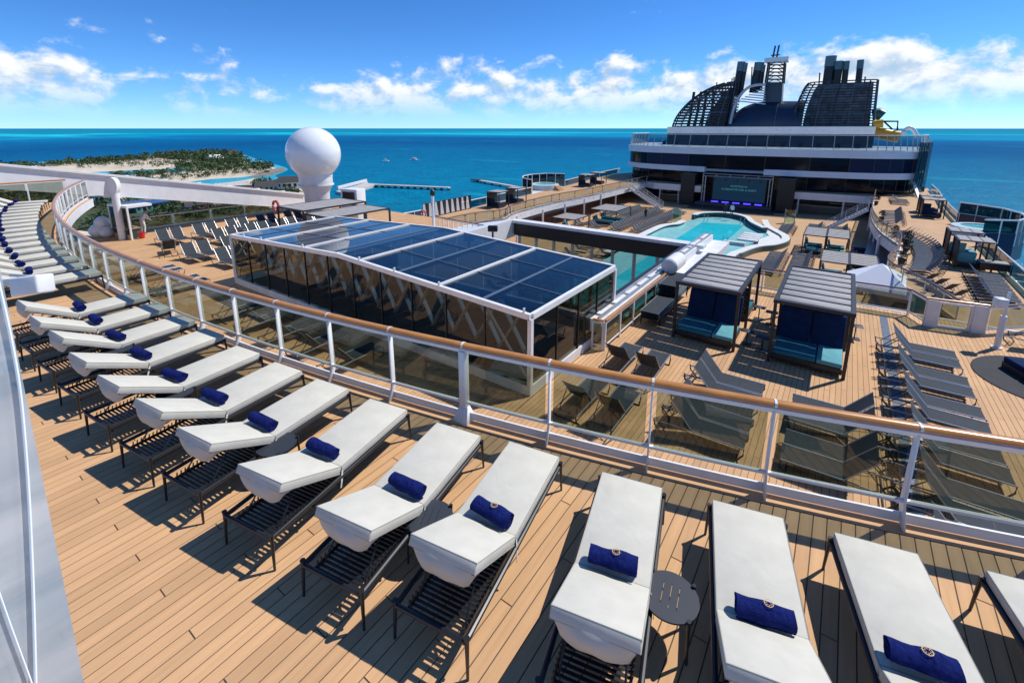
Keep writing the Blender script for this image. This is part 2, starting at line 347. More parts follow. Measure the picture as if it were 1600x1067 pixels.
struct(MB().prism(interp(px(lag2, ZS), 4), ZS, ZS + 1.0).build('lagoon', SHALLOW))
scr = [(-150, 296), (40, 291), (120, 297), (300, 300), (420, 296), (468, 299), (466, 333), (200, 372), (-150, 328)]
struct(MB().prism(px(scr, ZS), ZS, ZS + 1.1).build('scrubland', SCRUB))
rk = [(392, 279), (415, 276), (437, 270), (446, 268), (441, 264), (420, 268), (405, 273)]
struct(MB().prism(px(rk, ZS), ZS, ZS + 2.0).build('rocky_point', ROCK))
def crown(mb, c, r, h, n, leaf):
    for _ in range(n):
        a = random.uniform(0, 2 * pi); e = random.uniform(-.3, 1); rr = r * random.uniform(.35, 1) * sqrt(max(0, 1 - e * e * .8))
        q = Vector(c) + Vector((rr * cos(a), rr * sin(a), h * (.35 + .5 * e)))
        d1 = Vector((random.uniform(-1, 1), random.uniform(-1, 1), random.uniform(-.4, .6))).normalized() * leaf
        d2 = Vector((random.uniform(-1, 1), random.uniform(-1, 1), random.uniform(-.2, .8))).normalized() * leaf
        mb.add([q, q + d1, q + d1 * .6 + d2], [(0, 1, 2)])
woods = MB()
def scatter(mb, poly, n, rmin, rmax, z=ZS + .8, nleaf=34):
    k = 0; pv = [Vector((p[0], p[1])) for p in px(poly, ZS)]
    xs = [p.x for p in pv]; ys = [p.y for p in pv]
    def inside(x, y):
        c = False; j = len(pv) - 1
        for i in range(len(pv)):
            if (pv[i].y > y) != (pv[j].y > y) and x < (pv[j].x - pv[i].x) * (y - pv[i].y) / (pv[j].y - pv[i].y) + pv[i].x: c = not c
            j = i
        return c
    tries = 0
    while k < n and tries < n * 40:
        tries += 1; x = random.uniform(min(xs), max(xs)); y = random.uniform(min(ys), max(ys))
        if inside(x, y):
            r = random.uniform(rmin, rmax); crown(mb, (x, y, z), r, r * random.uniform(1.1, 1.9), nleaf, r * .5); k += 1
scatter(woods, [(-120, 280), (-40, 270), (0, 262.5), (48, 260), (50, 264), (0, 268), (-100, 288)], 160, 3, 6)
scatter(woods, [(50, 262), (100, 257), (100, 261), (60, 264)], 26, 3, 5)
scatter(woods, [(103, 257), (160, 253), (225, 247.5), (228, 252), (180, 255.5), (105, 260)], 130, 3, 6)
scatter(woods, [(225, 247), (300, 243), (352, 241), (374, 245.5), (382, 253), (390, 258), (330, 257), (275, 253), (228, 251.5)], 300, 4, 8)
scatter(woods, [(275, 262), (330, 256), (392, 258), (425, 264), (418, 268), (380, 268), (330, 272), (280, 271)], 210, 3, 6)
scatter(woods, [(165, 275.5), (230, 274), (262, 270), (268, 272), (235, 277), (170, 278)], 40, 2.5, 4.5)
scatter(woods, [(390, 285), (425, 288), (462, 296), (452, 301), (400, 298)], 40, 2, 4)
scatter(woods, [(-150, 296), (40, 292), (120, 298), (300, 303), (420, 300), (468, 304), (460, 333), (200, 370), (-150, 328)], 420, 2, 4, nleaf=46)
scatter(woods, [(105, 260), (225, 252.5), (275, 254), (330, 258), (300, 262), (200, 263), (110, 266)], 70, 2, 4.5)
scatter(woods, [(190, 279), (262, 272), (330, 273), (395, 269), (425, 272), (392, 276), (330, 280), (250, 288), (190, 292)], 80, 1.8, 4)
tag(woods.build('scrub_woodland', LEAF), 'dark green scrub and low trees covering the sandy island', 'woodland', kind='stuff')
# palms that stand out along the beach
def palm_proto():
    root = empty('palm_tree', (0, 0, 0), 0, 'tall palm tree standing in the sand along the island lagoon', 'palm tree', 'palms along the island lagoon')
    MB().tube([(0, 0, 0), (.3, .1, 3), (.8, .2, 6.5)], .32, 6, .18).build('trunk', BARK, root)
    c = MB(); random.seed(3)
    for k in range(13):
        a = 2 * pi * k / 13 + random.uniform(-.2, .2); e = random.uniform(.1, .9); pts = []
        for i in range(5):
            t = i / 4; pts.append(Vector((.8 + cos(a) * 3.4 * t, .2 + sin(a) * 3.4 * t, 6.5 + e * 2.2 * t - 2.9 * t * t)))
        sdv = Vector((-sin(a), cos(a), 0))
        for i in range(4):
            w0, w1 = .75 * sin(pi * (i + .35) / 4.6), .75 * sin(pi * (i + 1.35) / 4.6)
            c.add([pts[i] - sdv * w0 - Vector((0, 0, .25)), pts[i], pts[i] + sdv * w0 - Vector((0, 0, .25)), pts[i + 1] - sdv * w1 - Vector((0, 0, .25)), pts[i + 1], pts[i + 1] + sdv * w1 - Vector((0, 0, .25))], [(0, 1, 4, 3), (1, 2, 5, 4)])
    c.build('crown', PALM, root); return root
palm = palm_proto(); ptree = tree_of(palm)
spots = [(u + random.uniform(-2, 2), v) for u, v in [(282, 272), (292, 271), (303, 273), (313, 270), (322, 274), (334, 271), (346, 269), (352, 273), (362, 266), (371, 270), (380, 265), (388, 268), (398, 266), (405, 270), (333, 262), (300, 259), (268, 262), (246, 272), (238, 277), (225, 275), (204, 277), (190, 278), (176, 277), (262, 276), (412, 262), (372, 255), (344, 252), (318, 254)]]
for i, (u, v) in enumerate(spots):
    p = P(u, v, ZS + .8); s_ = random.uniform(.75, 1.25)
    o = palm if i == 0 else copy_tree(ptree)
    o.location = p; o.rotation_euler = (0, 0, random.uniform(0, 6)); o.scale = (s_, s_, s_)

# island and quayside buildings
ROOFD = mat('dark_shingle', (.06, .05, .045), .9, var=.2)
ROOFB = mat('blue_metal_roof', (.045, .11, .24), .45, var=.15, scale=.3)
PANE = mat('dark_pane', (.02, .03, .04), .1)
def house(uv, uv2, depth, hgt, wallmat, roofmat, label, z=ZS + 1.2, nwin=4, rise=.45, shape='gable', storeys=1):
    a, c = P(*uv, z), P(*uv2, z); d = c - a; ln = d.length; rz = math.atan2(d.y, d.x)
    root = empty('quayside_house', a, rz, label, 'house')
    MB().box(0, ln, 0, depth, 0, hgt).build('wall', wallmat, root)
    r = MB()
    ov = .06 * ln
    if shape == 'gable':
        y0, y1, ym, zt = -ov * .5, depth + ov * .5, depth / 2, hgt + depth * rise
        r.add([(-ov * .4, y0, hgt - .1), (ln + ov * .4, y0, hgt - .1), (ln + ov * .4, y1, hgt - .1), (-ov * .4, y1, hgt - .1), (ln * .12, ym, zt), (ln * .88, ym, zt)],
              [(0, 1, 5, 4), (2, 3, 4, 5), (1, 2, 5), (3, 0, 4), (3, 2, 1, 0)])
    else:
        r.add([(-ov, -ov, hgt + .1), (ln + ov, -ov, hgt + .1), (ln + ov, depth + ov, hgt + depth * rise), (-ov, depth + ov, hgt + depth * rise), (-ov, -ov, hgt + .5), (ln + ov, -ov, hgt + .5), (ln + ov, depth + ov, hgt + .4 + depth * rise), (-ov, depth + ov, hgt + .4 + depth * rise)],
              [(3, 2, 1, 0), (4, 5, 6, 7), (0, 1, 5, 4), (1, 2, 6, 5), (2, 3, 7, 6), (3, 0, 4, 7)])
    r.build('roof', roofmat, root)
    for st in range(storeys):
        for k in range(nwin):
            x = ln * (k + .5) / nwin; hh = hgt / storeys
            MB().box(x - ln * .28 / nwin, x + ln * .28 / nwin, -.12, .05, st * hh + hh * .3, st * hh + hh * .8).build('window', PANE, root)
    return root
HW = mat('house_white', (.72, .72, .70), .7, var=.05); HY_ = mat('house_yellow', (.60, .36, .10), .7); HR = mat('house_red', (.45, .07, .08), .7); HBl = mat('house_lilac', (.30, .30, .50), .7); HT = mat('teal_wall', (.10, .26, .25), .4)
house((398, 302), (436, 299), 9, 5, HW, ROOFD, 'white quayside house with dark roof beside the rocky point', nwin=5)
house((432, 296), (474, 294), 11, 5.5, HW, ROOFD, 'white two gabled quayside house under the white radome', nwin=5)
house((366, 306), (398, 304), 8, 4, HW, ROOFD, 'low white quayside house with dark roof by the pale screen', nwin=4)
house((290, 331), (306, 329), 5, 3.6, HBl, ROOFD, 'small lilac quayside cottage with dark roof', nwin=3)
house((307, 329), (325, 327.5), 5, 3.6, HR, ROOFD, 'small red and white quayside cottage with dark roof', nwin=3)
house((326, 327), (343, 326), 5, 3.6, HY_, ROOFD, 'small yellow quayside cottage with dark roof', nwin=3)
house((214, 333), (262, 326), 13, 4.5, HT, ROOFB, 'long teal quayside hall with blue sloping roof', rise=.10, shape='flat', nwin=6)
house((232, 320), (290, 315), 13, 4.5, HW, ROOFB, 'white quayside hall with blue metal roof', rise=.08, shape='flat', nwin=6)
house((140, 318), (188, 316), 10, 5, HW, WHITED, 'pale flat roofed quayside store behind the wooden rail', rise=.02, shape='flat', nwin=6)
house((330, 254), (352, 252.5), 14, 5, HW, WHITED, 'pale island villa among the trees on the hill', nwin=4)
house((356, 245), (374, 244.5), 14, 6, HW, ROOFD, 'dark roofed island villa on the far point', nwin=4)
fence = empty('screen_wall', P(360, 297, ZS + 1), 0, 'row of pale upright screen panels along the beach', 'screen wall')
a, c = P(335, 294, ZS + 1), P(390, 289, ZS + 1); fence.location = a
for k in range(9):
    t0, t1 = k / 9, (k + .86) / 9; MB().bar((c - a) * t0 + Vector((0, 0, 2)), (c - a) * t1 + Vector((0, 0, 2)), .4, 4.0).build('panel', WHITED, fence)
# causeway, jetty and dolphins
QUAY = mat('quay_concrete', (.50, .47, .42), .9, var=.12, scale=.05)
q = [(525, 303), (560, 292.5), (574, 287.5), (576, 290), (590, 291), (560, 301), (545, 308)]
struct(MB().prism(px(q, ZS), ZS - 1, ZS + 2.2).build('quay', QUAY))
q2 = [(520, 298), (555, 289), (574, 287), (574, 288), (560, 291)]
MBq = MB(); a, c = P(528, 300, ZS), P(573, 287.5, ZS); MBq.bar(a + Vector((0, 0, 3.5)), c + Vector((0, 0, 3.5)), 1.2, 2.6)
tag(MBq.build('quay_wall', WHITED), 'pale parapet wall along the stone quay', 'wall')
jet = empty('jetty', P(588, 292.5, ZS), 0, 'long low concrete jetty running out from the stone quay', 'jetty')
a, c = P(588, 292.5, ZS), P(702, 297.5, ZS); jet.location = a; d = c - a
MB().bar(Vector((0, 0, 2.2)), d + Vector((0, 0, 2.2)), 5.5, 1.0).build('deck', QUAY, jet)
for k in range(12):
    MB().tube([d * (k / 11) * .99 + Vector((0, 0, -2)), d * (k / 11) * .99 + Vector((0, 0, 1.7))], 1.3, 8).build('pile', BLACKM, jet)
jet2 = empty('mooring_jetty', P(746, 283, ZS), 0, 'short dark mooring jetty alone in the open water', 'jetty')
a, c = P(746, 284.5, ZS), P(808, 296, ZS); jet2.location = a; d = c - a
MB().bar(Vector((0, 0, 2)), d + Vector((0, 0, 2)), 4, 1).build('deck', QUAY, jet2)
for k in range(6): MB().tube([d * (k / 5) + Vector((0, 0, -2)), d * (k / 5) + Vector((0, 0, 1.5))], 1.0, 8).build('pile', BLACKM, jet2)
MB().box(-6, 6, -4, 4, 1.5, 2.6).build('head_platform', CHAR, jet2)
def boat(uv, L_, rz, label):
    root = empty('motor_boat', P(*uv, ZS), rz, label, 'boat')
    h = MB(); secs = [(-.5, .16, .55), (-.2, .19, .55), (.15, .17, .6), (.38, .09, .7), (.5, .01, .8)]
    vs = []
    for t, wd, zt in secs: vs += [(t * L_, -wd * L_, zt * 2.4), (t * L_, -wd * L_ * .7, -.3), (t * L_, wd * L_ * .7, -.3), (t * L_, wd * L_, zt * 2.4)]
    fs = []
    for i in range(len(secs) - 1):
        for k in range(3): fs.append((i * 4 + k, i * 4 + k + 1, i * 4 + 5 + k, i * 4 + 4 + k))
        fs.append((i * 4 + 3, i * 4, i * 4 + 4, i * 4 + 7))
    fs += [(0, 3, 2, 1)]
    h.add(vs, fs).build('hull', WHITE, root)
    MB().box(-.3 * L_, .18 * L_, -.13 * L_, .13 * L_, 1.3, 3.4).build('cabin', WHITE, root, bevel=.3)
    MB().box(-.22 * L_, .185 * L_, -.135 * L_, .135 * L_, 2.2, 2.9).build('cabin_window', PANE, root)
    MB().box(-.28 * L_, .05 * L_, -.12 * L_, .12 * L_, 4.6, 4.8).build('flybridge_roof', WHITE, root)
    for sx in (-.26, .03):
        for sy in (-.11, .11): MB().bar((sx * L_, sy * L_, 3.3), (sx * L_, sy * L_, 4.7), .15, .15).build('roof_post', WHITE, root)
boat((603, 252.5), 11, radians(60), 'small white motor boat lying bow on in the open water')
boat((648, 251), 17, radians(25), 'larger white motor yacht lying side on in the open water')
# ------------------------------------------------------------------ upper deck
RC = (-14.0, 53.3); RR = 50.0
def rail_y(x): return RC[1] - sqrt(RR * RR - (x - RC[0]) ** 2)
XL, XR = -34.6, 6.5
edge = [(x, rail_y(x) + .12) for x in [XL + (XR - XL) * i / 60 for i in range(61)]]
deck = struct(MB().prism(edge + [(XR, -4), (XL, -4)], -.32, -.006).build('upper_deck', CAULK))
fas = MB(); fas.strip([(x, y + .03, -.01) for x, y in edge], [(x, y + .03, -.45) for x, y in edge]).strip([(x, y - .0, -.01) for x, y in edge], [(x, y + .03, -.01) for x, y in edge])
fas.build('deck_fascia', WHITE, deck)
PW = .117
pk = MB(); pmesh = {}; cnt = 0; idx = 0
x = XR - PW
def plank(mb, x0, x1, y0, y1, s0=None, s1=None, z=0.0, th=.012, g=.0048, ch=.0015):
    ya, yb = (y1 if s0 is None else s0), (y1 if s1 is None else s1)
    a = [(x0 + g, y0 + g, z - th), (x1 - g, y0 + g, z - th), (x1 - g, yb - g, z - th), (x0 + g, ya - g, z - th)]
    b_ = [(x0 + g, y0 + g, z - ch), (x1 - g, y0 + g, z - ch), (x1 - g, yb - g, z - ch), (x0 + g, ya - g, z - ch)]
    c_ = [(x0 + g + ch, y0 + g + ch, z), (x1 - g - ch, y0 + g + ch, z), (x1 - g - ch, yb - g - ch, z), (x0 + g + ch, ya - g - ch, z)]
    mb.add(a + b_ + c_, [(8, 9, 10, 11)] + [(i, (i + 1) % 4, 4 + (i + 1) % 4, 4 + i) for i in range(4)] + [(4 + i, 4 + (i + 1) % 4, 8 + (i + 1) % 4, 8 + i) for i in range(4)])
while x > XL:
    k = round((XR - x) / PW); off = [0.35, 1.55, 2.6, .95, 2.05][k % 5]
    top = rail_y(x + PW / 2) - .16
    cuts = [-4] + [c for c in [off - 3.0, off, off + 2.9] if -3.5 < c < top - .3] + [top]
    for y0, y1 in zip(cuts[:-1], cuts[1:]):
        last = y1 == top
        s0, s1 = (rail_y(x) - .16, rail_y(x + PW) - .16) if last else (None, None)
        near = x > -8.2 and x < 2.2 and y1 > .3
        if near and cnt < 296:
            m_ = MB(); plank(m_, x, x + PW, y0, y1, s0, s1); m_.build('plank', TEAK, deck); cnt += 1
        else: plank(pk, x, x + PW, y0, y1, s0, s1)
    x -= PW
pk.build('planking', TEAK, deck)['kind'] = 'stuff'
# margin board along the curved edge
mb_ = MB(); xs = [XL + (XR - XL) * i / 120 for i in range(121)]
mb_.strip([(x, rail_y(x) - .155, 0) for x in xs], [(x, rail_y(x) + .1, 0) for x in xs]); mb_.build('margin_board', TEAK, deck)

# ---- curved railing
rail = empty('deck_railing', (-14, rail_y(-14), 0), 0, 'long curved white railing with wooden handrail and tinted panes at the loungers', 'railing')
ro = Vector(rail.location)
def rp(x, off=0.0, z=0.0):                               # point on the rail line, off = outwards
    d = Vector((RC[0] - x, RC[1] - rail_y(x), 0)).normalized()
    return Vector((x, rail_y(x), 0)) + d * off + Vector((0, 0, z)) - ro
xs = [-34.2 + 40.4 * i / 160 for i in range(161)]
MB().tube([rp(x, 0, 1.10) for x in xs], .042, 10, sx=1.35, sz=.8).build('handrail', WOOD, rail, True)
def flat(name, z0, z1, o0, o1, m=WHITE):
    b = MB(); A = [rp(x, o0, z0) for x in xs]; B = [rp(x, o1, z0) for x in xs]; C = [rp(x, o1, z1) for x in xs]; D = [rp(x, o0, z1) for x in xs]
    b.strip(A, B).strip(B, C).strip(C, D).strip(D, A); return b.build(name, m, rail)
flat('top_bar', 1.0, 1.045, -.022, .022)
flat('pane_bar', .255, .285, -.02, .02)
flat('kerb_bar', .02, .125, .0, .025)
postx = [-3.82 + 1.178 * k for k in range(-26, 9)]
for k, x in enumerate(postx):
    b = MB(); dt = .010
    t = (rp(x + .01) - rp(x - .01)).normalized() * dt
    prof = [(-.045, 0), (.055, 0), (.07, .16), (.045, .22), (.035, 1.03), (-.035, 1.03), (-.045, .2), (-.06, .1)]
    prof = [(-.12, 0), (-.035, 0), (.06, .2), (.042, 1.02), (-.036, 1.02), (-.036, .24)]
    A = [rp(x, o, z) - t for o, z in prof]; B = [rp(x, o, z) + t for o, z in prof]; n = len(prof)
    b.add(A + B, [tuple(range(n))[::-1], tuple(range(n, 2 * n))] + [(i, (i + 1) % n, n + (i + 1) % n, n + i) for i in range(n)])
    if abs(x + 3.82) < .01:
        b = MB(); c0 = rp(x); b.box(c0.x - .05, c0.x + .05, c0.y - .05, c0.y + .05, .14, 1.02)
        A = [(c0.x + sx * .12, c0.y + sy * .12, 0) for sx, sy in ((-1, -1), (1, -1), (1, 1), (-1, 1))]; B = [(c0.x + sx * .055, c0.y + sy * .055, .2) for sx, sy in ((-1, -1), (1, -1), (1, 1), (-1, 1))]
        b.add(A + B, [(3, 2, 1, 0), (4, 5, 6, 7)] + [(i, (i + 1) % 4, 4 + (i + 1) % 4, 4 + i) for i in range(4)])
    o = b.build('post', WHITE, rail, bevel=.004, seg=1)
    if abs(x + 3.82) < .01: o['label'] = 'sturdier square post with flared foot'
    MB().tube([rp(x - .012, 0, 1.10), rp(x + .012, 0, 1.10)], .046, 10, sx=1.35, sz=.85).build('handrail_joint', WHITED, o) if k > 18 else None
    if o.children or True:
        pass
for a, c in zip(postx[:-1], postx[1:]):
    b = MB(); p0, p1 = rp(a + .05, .0), rp(c - .05, .0)
    b.bar(p0 + Vector((0, 0, .635)), p1 + Vector((0, 0, .635)), .008, .70); b.build('pane', GLASS, rail)
# end railing across the far end of the upper deck
er = empty('end_railing', (-35.2, 4, 0), 0, 'straight glass railing with dark handrail closing the far end of the lounger deck', 'railing')
MB().tube([(0, 3.0, 1.1), (0, -8, 1.1)], .04, 8).build('handrail', WOOD, er, True)
for k in range(8):
    MB().box(-.03, .03, 2.9 - k * 1.5, 2.96 - k * 1.5, 0, 1.06).build('post', WHITE, er)
    if k < 7: MB().box(-.005, .005, 1.46 - k * 1.5, 2.86 - k * 1.5, .1, 1.02).build('pane', GLASS, er)

# ---- cushioned loungers
def cushion(mb_name, prof, wdt, parent, m, r=.018):
    """slab following a side profile: list of (y, z) along the top, thickness t"""
def lounger_proto(angle):
    root = empty('sun_lounger', (0, 0, 0), 0, 'x', 'sun lounger')
    hw = .31; zf = .315
    for s in (-1, 1):
        MB().tube([(s * hw, -1.0, zf), (s * hw, 1.0, zf)], .021, 8).build('side_rail', BLACKM, root, True)
        for y in (-1.0, 1.0):
            MB().tube([(s * (hw + .008), y, zf + .045), (s * (hw + .01), y, zf), (s * (hw + .02), y + (.015 if y > 0 else -.015), 0)], .024, 8, .011).build('leg', BLACKM, root, True)
    MB().tube([(-hw, -1.0, zf), (hw, -1.0, zf)], .02, 8).build('cross_bar', BLACKM, root, True)
    MB().tube([(-hw, 1.0, zf), (hw, 1.0, zf)], .018, 8).build('cross_bar', BLACKM, root, True)
    sb = MB()
    for k in range(21):
        y = -.93 + k * .042
        sb.bar((-.235, y, .245), (.235, y, .245), .022, .008)
        for s in (-1, 1): sb.bar((s * .235, y, .245), (s * .25, y + .02, .30), .016, .008, up=(0, 1, 0))
    for s in (-1, 1): sb.bar((s * .245, -.96, .248), (s * .245, -.06, .248), .014, .03)
    for y in (-.96, -.5, -.06): sb.bar((-.30, y, .235), (.30, y, .235), .02, .012)
    sb.build('slat_rack', BLACKM, root)
    MB().bar((-.30, -.05, zf + .012), (.30, -.05, zf + .012), .05, .012).bar((-.3, .5, zf + .012), (.3, .5, zf + .012), .05, .012).box(-.29, .29, -.05, .97, zf + .005, zf + .014).build('seat_panel', BLACKM, root)
    # seat mattress
    HYG = -.14; T = .085
    MB().box(-.30, .30, HYG + .016, 1.015, zf + .018, zf + .018 + T).build('seat_cushion', CUSH, root, bevel=.012, seg=2)
    zt_ = zf + .018 + T - .004
    MB().tube([(-.296, HYG + .02, zt_), (.296, HYG + .02, zt_), (.296, 1.011, zt_), (-.296, 1.011, zt_), (-.296, HYG + .02, zt_)], .0055, 5, caps=False).build('seat_piping', CUSHS, root)
    # reclined back mattress
    an = radians(angle); Lb = .80
    def bk(y, z): return (HYG - y * cos(an) - z * sin(an) * -1 * -1, zf + .018 + y * sin(an) + z * cos(an))
    def bkp(x, y, z):
        a_, b_ = HYG - y * cos(an) + z * sin(an), zf + .018 + y * sin(an) + z * cos(an); return (x, a_, b_)
    b = MB(); vs = [bkp(x, y, z) for z in (0, T) for x, y in ((-.30, .016), (.30, .016), (.30, Lb), (-.30, Lb))]
    b.add(vs, [(0, 1, 2, 3), (7, 6, 5, 4), (0, 4, 5, 1), (1, 5, 6, 2), (2, 6, 7, 3), (3, 7, 4, 0)])
    bc = b.build('back_cushion', CUSH, root, bevel=.012, seg=2)
    MB().tube([bkp(x, y, T - .004) for x, y in ((-.296, .02), (.296, .02), (.296, Lb - .004), (-.296, Lb - .004), (-.296, .02))], .0055, 5, caps=False).build('back_piping', CUSHS, root)
    MB().tube([bkp(x, y, .006) for x, y in ((.297, .01), (.297, Lb - .004), (-.297, Lb - .004), (-.297, .01))], .005, 5, caps=False).build('lower_piping', CUSHS, root)
    # elasticated hood hanging below the head end
    h = MB(); nx, nz = 14, 7; vs = []
    for j in range(nz + 1):
        t = j / nz
        for i in range(nx + 1):
            u = -1 + 2 * i / nx
            drop = .105 * max(0, 1 - abs(u) ** 4.5) ** .6 + .045
            x = u * .297 * (1 - .10 * t); yy = Lb - .002 - t * .10 - .03 * sin(pi * t) * (1 - u * u) * -1; zz = -t * drop + .03 * (1 - t)
            q = bkp(x, yy, zz); vs.append((q[0], q[1] - (.014 + .006 * sin(u * 5 + angle)) * sin(pi * t * .9) * (1 - u ** 4), q[2] + .006 * sin(u * 9 + angle) * t))
    fs = [(j * (nx + 1) + i, j * (nx + 1) + i + 1, (j + 1) * (nx + 1) + i + 1, (j + 1) * (nx + 1) + i) for j in range(nz) for i in range(nx)]
    h.add(vs, fs); n0 = len(vs)
    # side webs joining the hood to the underside
    lft = [vs[j * (nx + 1)] for j in range(nz + 1)]; rgt = [vs[j * (nx + 1) + nx] for j in range(nz + 1)]
    for sd_, ln in ((-1, lft), (1, rgt)):
        h.add(ln + [bkp(sd_ * .29, Lb - .16, -.005)], [(j, j + 1, nz + 1) for j in range(nz)])
    h.build('head_hood', CUSH, root, True, angle=False)
    # back panel and strut
    p = MB(); vs = [bkp(x, y, z) for z in (-.014, -.004) for x, y in ((-.28, 0), (.28, 0), (.28, Lb - .03), (-.28, Lb - .03))]
    p.add(vs, [(0, 1, 2, 3), (7, 6, 5, 4), (0, 4, 5, 1), (1, 5, 6, 2), (2, 6, 7, 3), (3, 7, 4, 0)]); p.build('back_panel', BLACKM, root)
    st = MB()
    for s in (-1, 1): st.tube([bkp(s * .2, .5, -.02), (s * .22, -.86, .255)], .008, 6)
    st.tube([(-.22, -.86, .255), (.22, -.86, .255)], .008, 6); st.build('back_strut', BLACKM, root)
    MB().bar((.305, HYG + .02, zf + .06), (.335, HYG - .03, zf - .04), .022, .004, up=(1, 0, 0)).bar((.335, HYG - .03, zf - .04), (.34, HYG - .05, zf - .09), .02, .004, up=(1, 0, 0)).build('tie_strap', CUSH, root)
    return root
def towel_proto(emb, sd_=0):
    root = empty('rolled_towel', (0, 0, 0), 0, 'x', 'towel')
    b = MB(); n = 40; pts = []                            # spiral roll, slightly flattened
    turns = 2.6 + .13 * sd_; R0, R1 = .018, .083 - .003 * sd_; outer = []
    for k in range(n + 1):
        t = k / n; a = 2 * pi * turns * t - pi * .2; r = R0 + (R1 - R0) * t; outer.append((r * cos(a) * 1.08, r * sin(a) * .92))
    wd = .19; th = .011
    inner = []
    for k in range(n + 1):
        t = k / n; a = 2 * pi * turns * t - pi * .2; r = R0 + (R1 - R0) * t - th; inner.append((r * cos(a) * 1.08, r * sin(a) * .92))
    A = [(-wd, y, z) for y, z in outer]; B = [(wd, y, z) for y, z in outer]; C = [(-wd, y, z) for y, z in inner]; D = [(wd, y, z) for y, z in inner]
    for q in range(8): b.strip([(-wd + 2 * wd * q / 8, y, z) for y, z in outer], [(-wd + 2 * wd * (q + 1) / 8, y, z) for y, z in outer])
    b.strip(C, D).strip(A, C).strip(B, D).add([A[-1], B[-1], D[-1], C[-1]], [(0, 1, 2, 3)])
    b.lathe([(.001, -wd + .004), (.05, -wd + .006), (.05, wd - .006), (.001, wd - .004)], 12)
    nv = len(b.v) - 48
    for i in range(nv, len(b.v)):
        x_, y_, z_ = b.v[i]; b.v[i] = (z_, x_, y_ * .9)
    for i, (x_, y_, z_) in enumerate(b.v):
        k_ = 1 + .035 * sin(x_ * 17 + y_ * 9 + sd_) + .045 * sin(x_ * 31 + 2 * sd_) + .05 * sin(x_ * 8 + sd_ * 3); b.v[i] = (x_ * (1 + .02 * sin(z_ * 60)), y_ * k_, z_ * (k_ * .97) + .004 * sin(x_ * 23))
    b.build('roll', NAVY, root, True, loc=(0, 0, .076))
    if emb:
        e = MB(); zc = .1535
        def rad(r, c=(0, 0), n=10):
            return [(c[0] + r * cos(2 * pi * k / n), c[1] + r * sin(2 * pi * k / n)) for k in range(n)]
        for k in range(8):                                # small crest: rayed compass ring
            a = 2 * pi * k / 8; r2 = .026 if k % 2 == 0 else .019
            e.add([(cos(a - .2) * .008, sin(a - .2) * .008, zc), (cos(a + .2) * .008, sin(a + .2) * .008, zc), (cos(a) * r2, sin(a) * r2, zc)], [(0, 1, 2)])
        o_, i_ = rad(.020, n=18), rad(.0165, n=18)
        e.strip([(p[0], p[1], zc) for p in o_], [(p[0], p[1], zc) for p in i_], True)
        e.build('emblem', GOLD, root, loc=(.02, .006, .006)).scale = (1.6, 1.6, 1)
    return root
PROT = {('l', k): lounger_proto(a) for k, a in enumerate((27, 25.5, 29))}
PROT.update({('e', k): towel_proto(True, k) for k in range(2)}); PROT.update({('p', k): towel_proto(False, k + 2) for k in range(3)})
TREES = {k: tree_of(o) for k, o in PROT.items()}; seen = set(); turn = {'l': 0, 'e': 0, 'p': 0}
def put(key, loc, rz, label, group):
    n = sum(1 for q in PROT if q[0] == key); kk = (key, [0, 1, 2, 0, 2, 1, 1, 0, 2][turn[key] % 9] % n); turn[key] += 1
    if kk not in seen:
        seen.add(kk); o = PROT[kk]; o.location = loc; o.rotation_euler = (0, 0, rz); o['label'] = label; o['group'] = group; return o
    return copy_tree(TREES[kk], loc, rz, label, group)
feet = [(1.62, 4.87), (.61, 4.60), (-.35, 4.37), (-1.37, 4.10), (-2.43, 3.92), (-3.35, 3.70), (-4.43, 3.56), (-5.45, 3.44), (-6.42, 3.35), (-7.47, 3.29), (-8.64, 3.27), (-9.74, 3.26), (-10.85, 3.24), (-11.95, 3.25)]
far = [(-14.95, 3.25), (-16.0, 3.25), (-17.05, 3.29), (-18.1, 3.34), (-19.15, 3.41), (-20.2, 3.48), (-21.25, 3.57), (-22.3, 3.68), (-23.35, 3.80), (-24.4, 3.92), (-25.45, 4.06), (-26.5, 4.22), (-27.55, 4.42), (-28.6, 4.65), (-29.65, 4.86), (-30.7, 5.15), (-31.8, 5.5)]
LHEAD = [-14.5, -14, -13.8, -12.6, -9.6, -9.9, -10.4, -8.2, -7.6, -6.5, -5.4, -4.2, -3.2, -2.4]
lab_near = 'cushioned lounger in the row between the balcony glass and the curved railing'
lab_far = 'cushioned lounger in the row beyond the white floodlight towards the end railing'
def lab(i, nr, what):
    if nr and i < 3: return what + ', ' + ORD[2 - i] + ' from the free-standing round table towards the grating'
    if nr: return what + ', ' + ORD[i - 3] + ' from the free-standing round table towards the floodlight'
    return what + ', ' + ORD[i - 14] + ' in the row beyond the floodlight'
for i, (x, y) in enumerate(feet + far):
    nr = i < len(feet); h = radians(LHEAD[i] if nr else -(x + 14) * 1.0)       # heading, from +Y towards +X
    if nr: h += radians(random.uniform(-.6, .6))
    dv = Vector((sin(h), cos(h), 0)); c = Vector((x, y, 0)) - dv * 1.015
    put('l', c, -h, lab(i, nr, 'cushioned lounger'), 'cushioned loungers before the floodlight' if nr else 'cushioned loungers beyond the floodlight')
    rv = Vector((cos(h), -sin(h), 0)); emb = i < 5
    if i in (0,): continue
    t = c + dv * (-.06 + random.uniform(-.035, .03)) + rv * random.uniform(-.06, .06) + Vector((0, 0, .418))
    put('e' if emb else 'p', t, -h + radians(random.uniform(-9, 9)),
        lab(i, nr, 'crested navy towel on the lounger' if emb else 'rolled navy towel on the lounger'),
        'crested towels' if emb else ('plain towels before the floodlight' if nr else 'plain towels beyond the floodlight'))
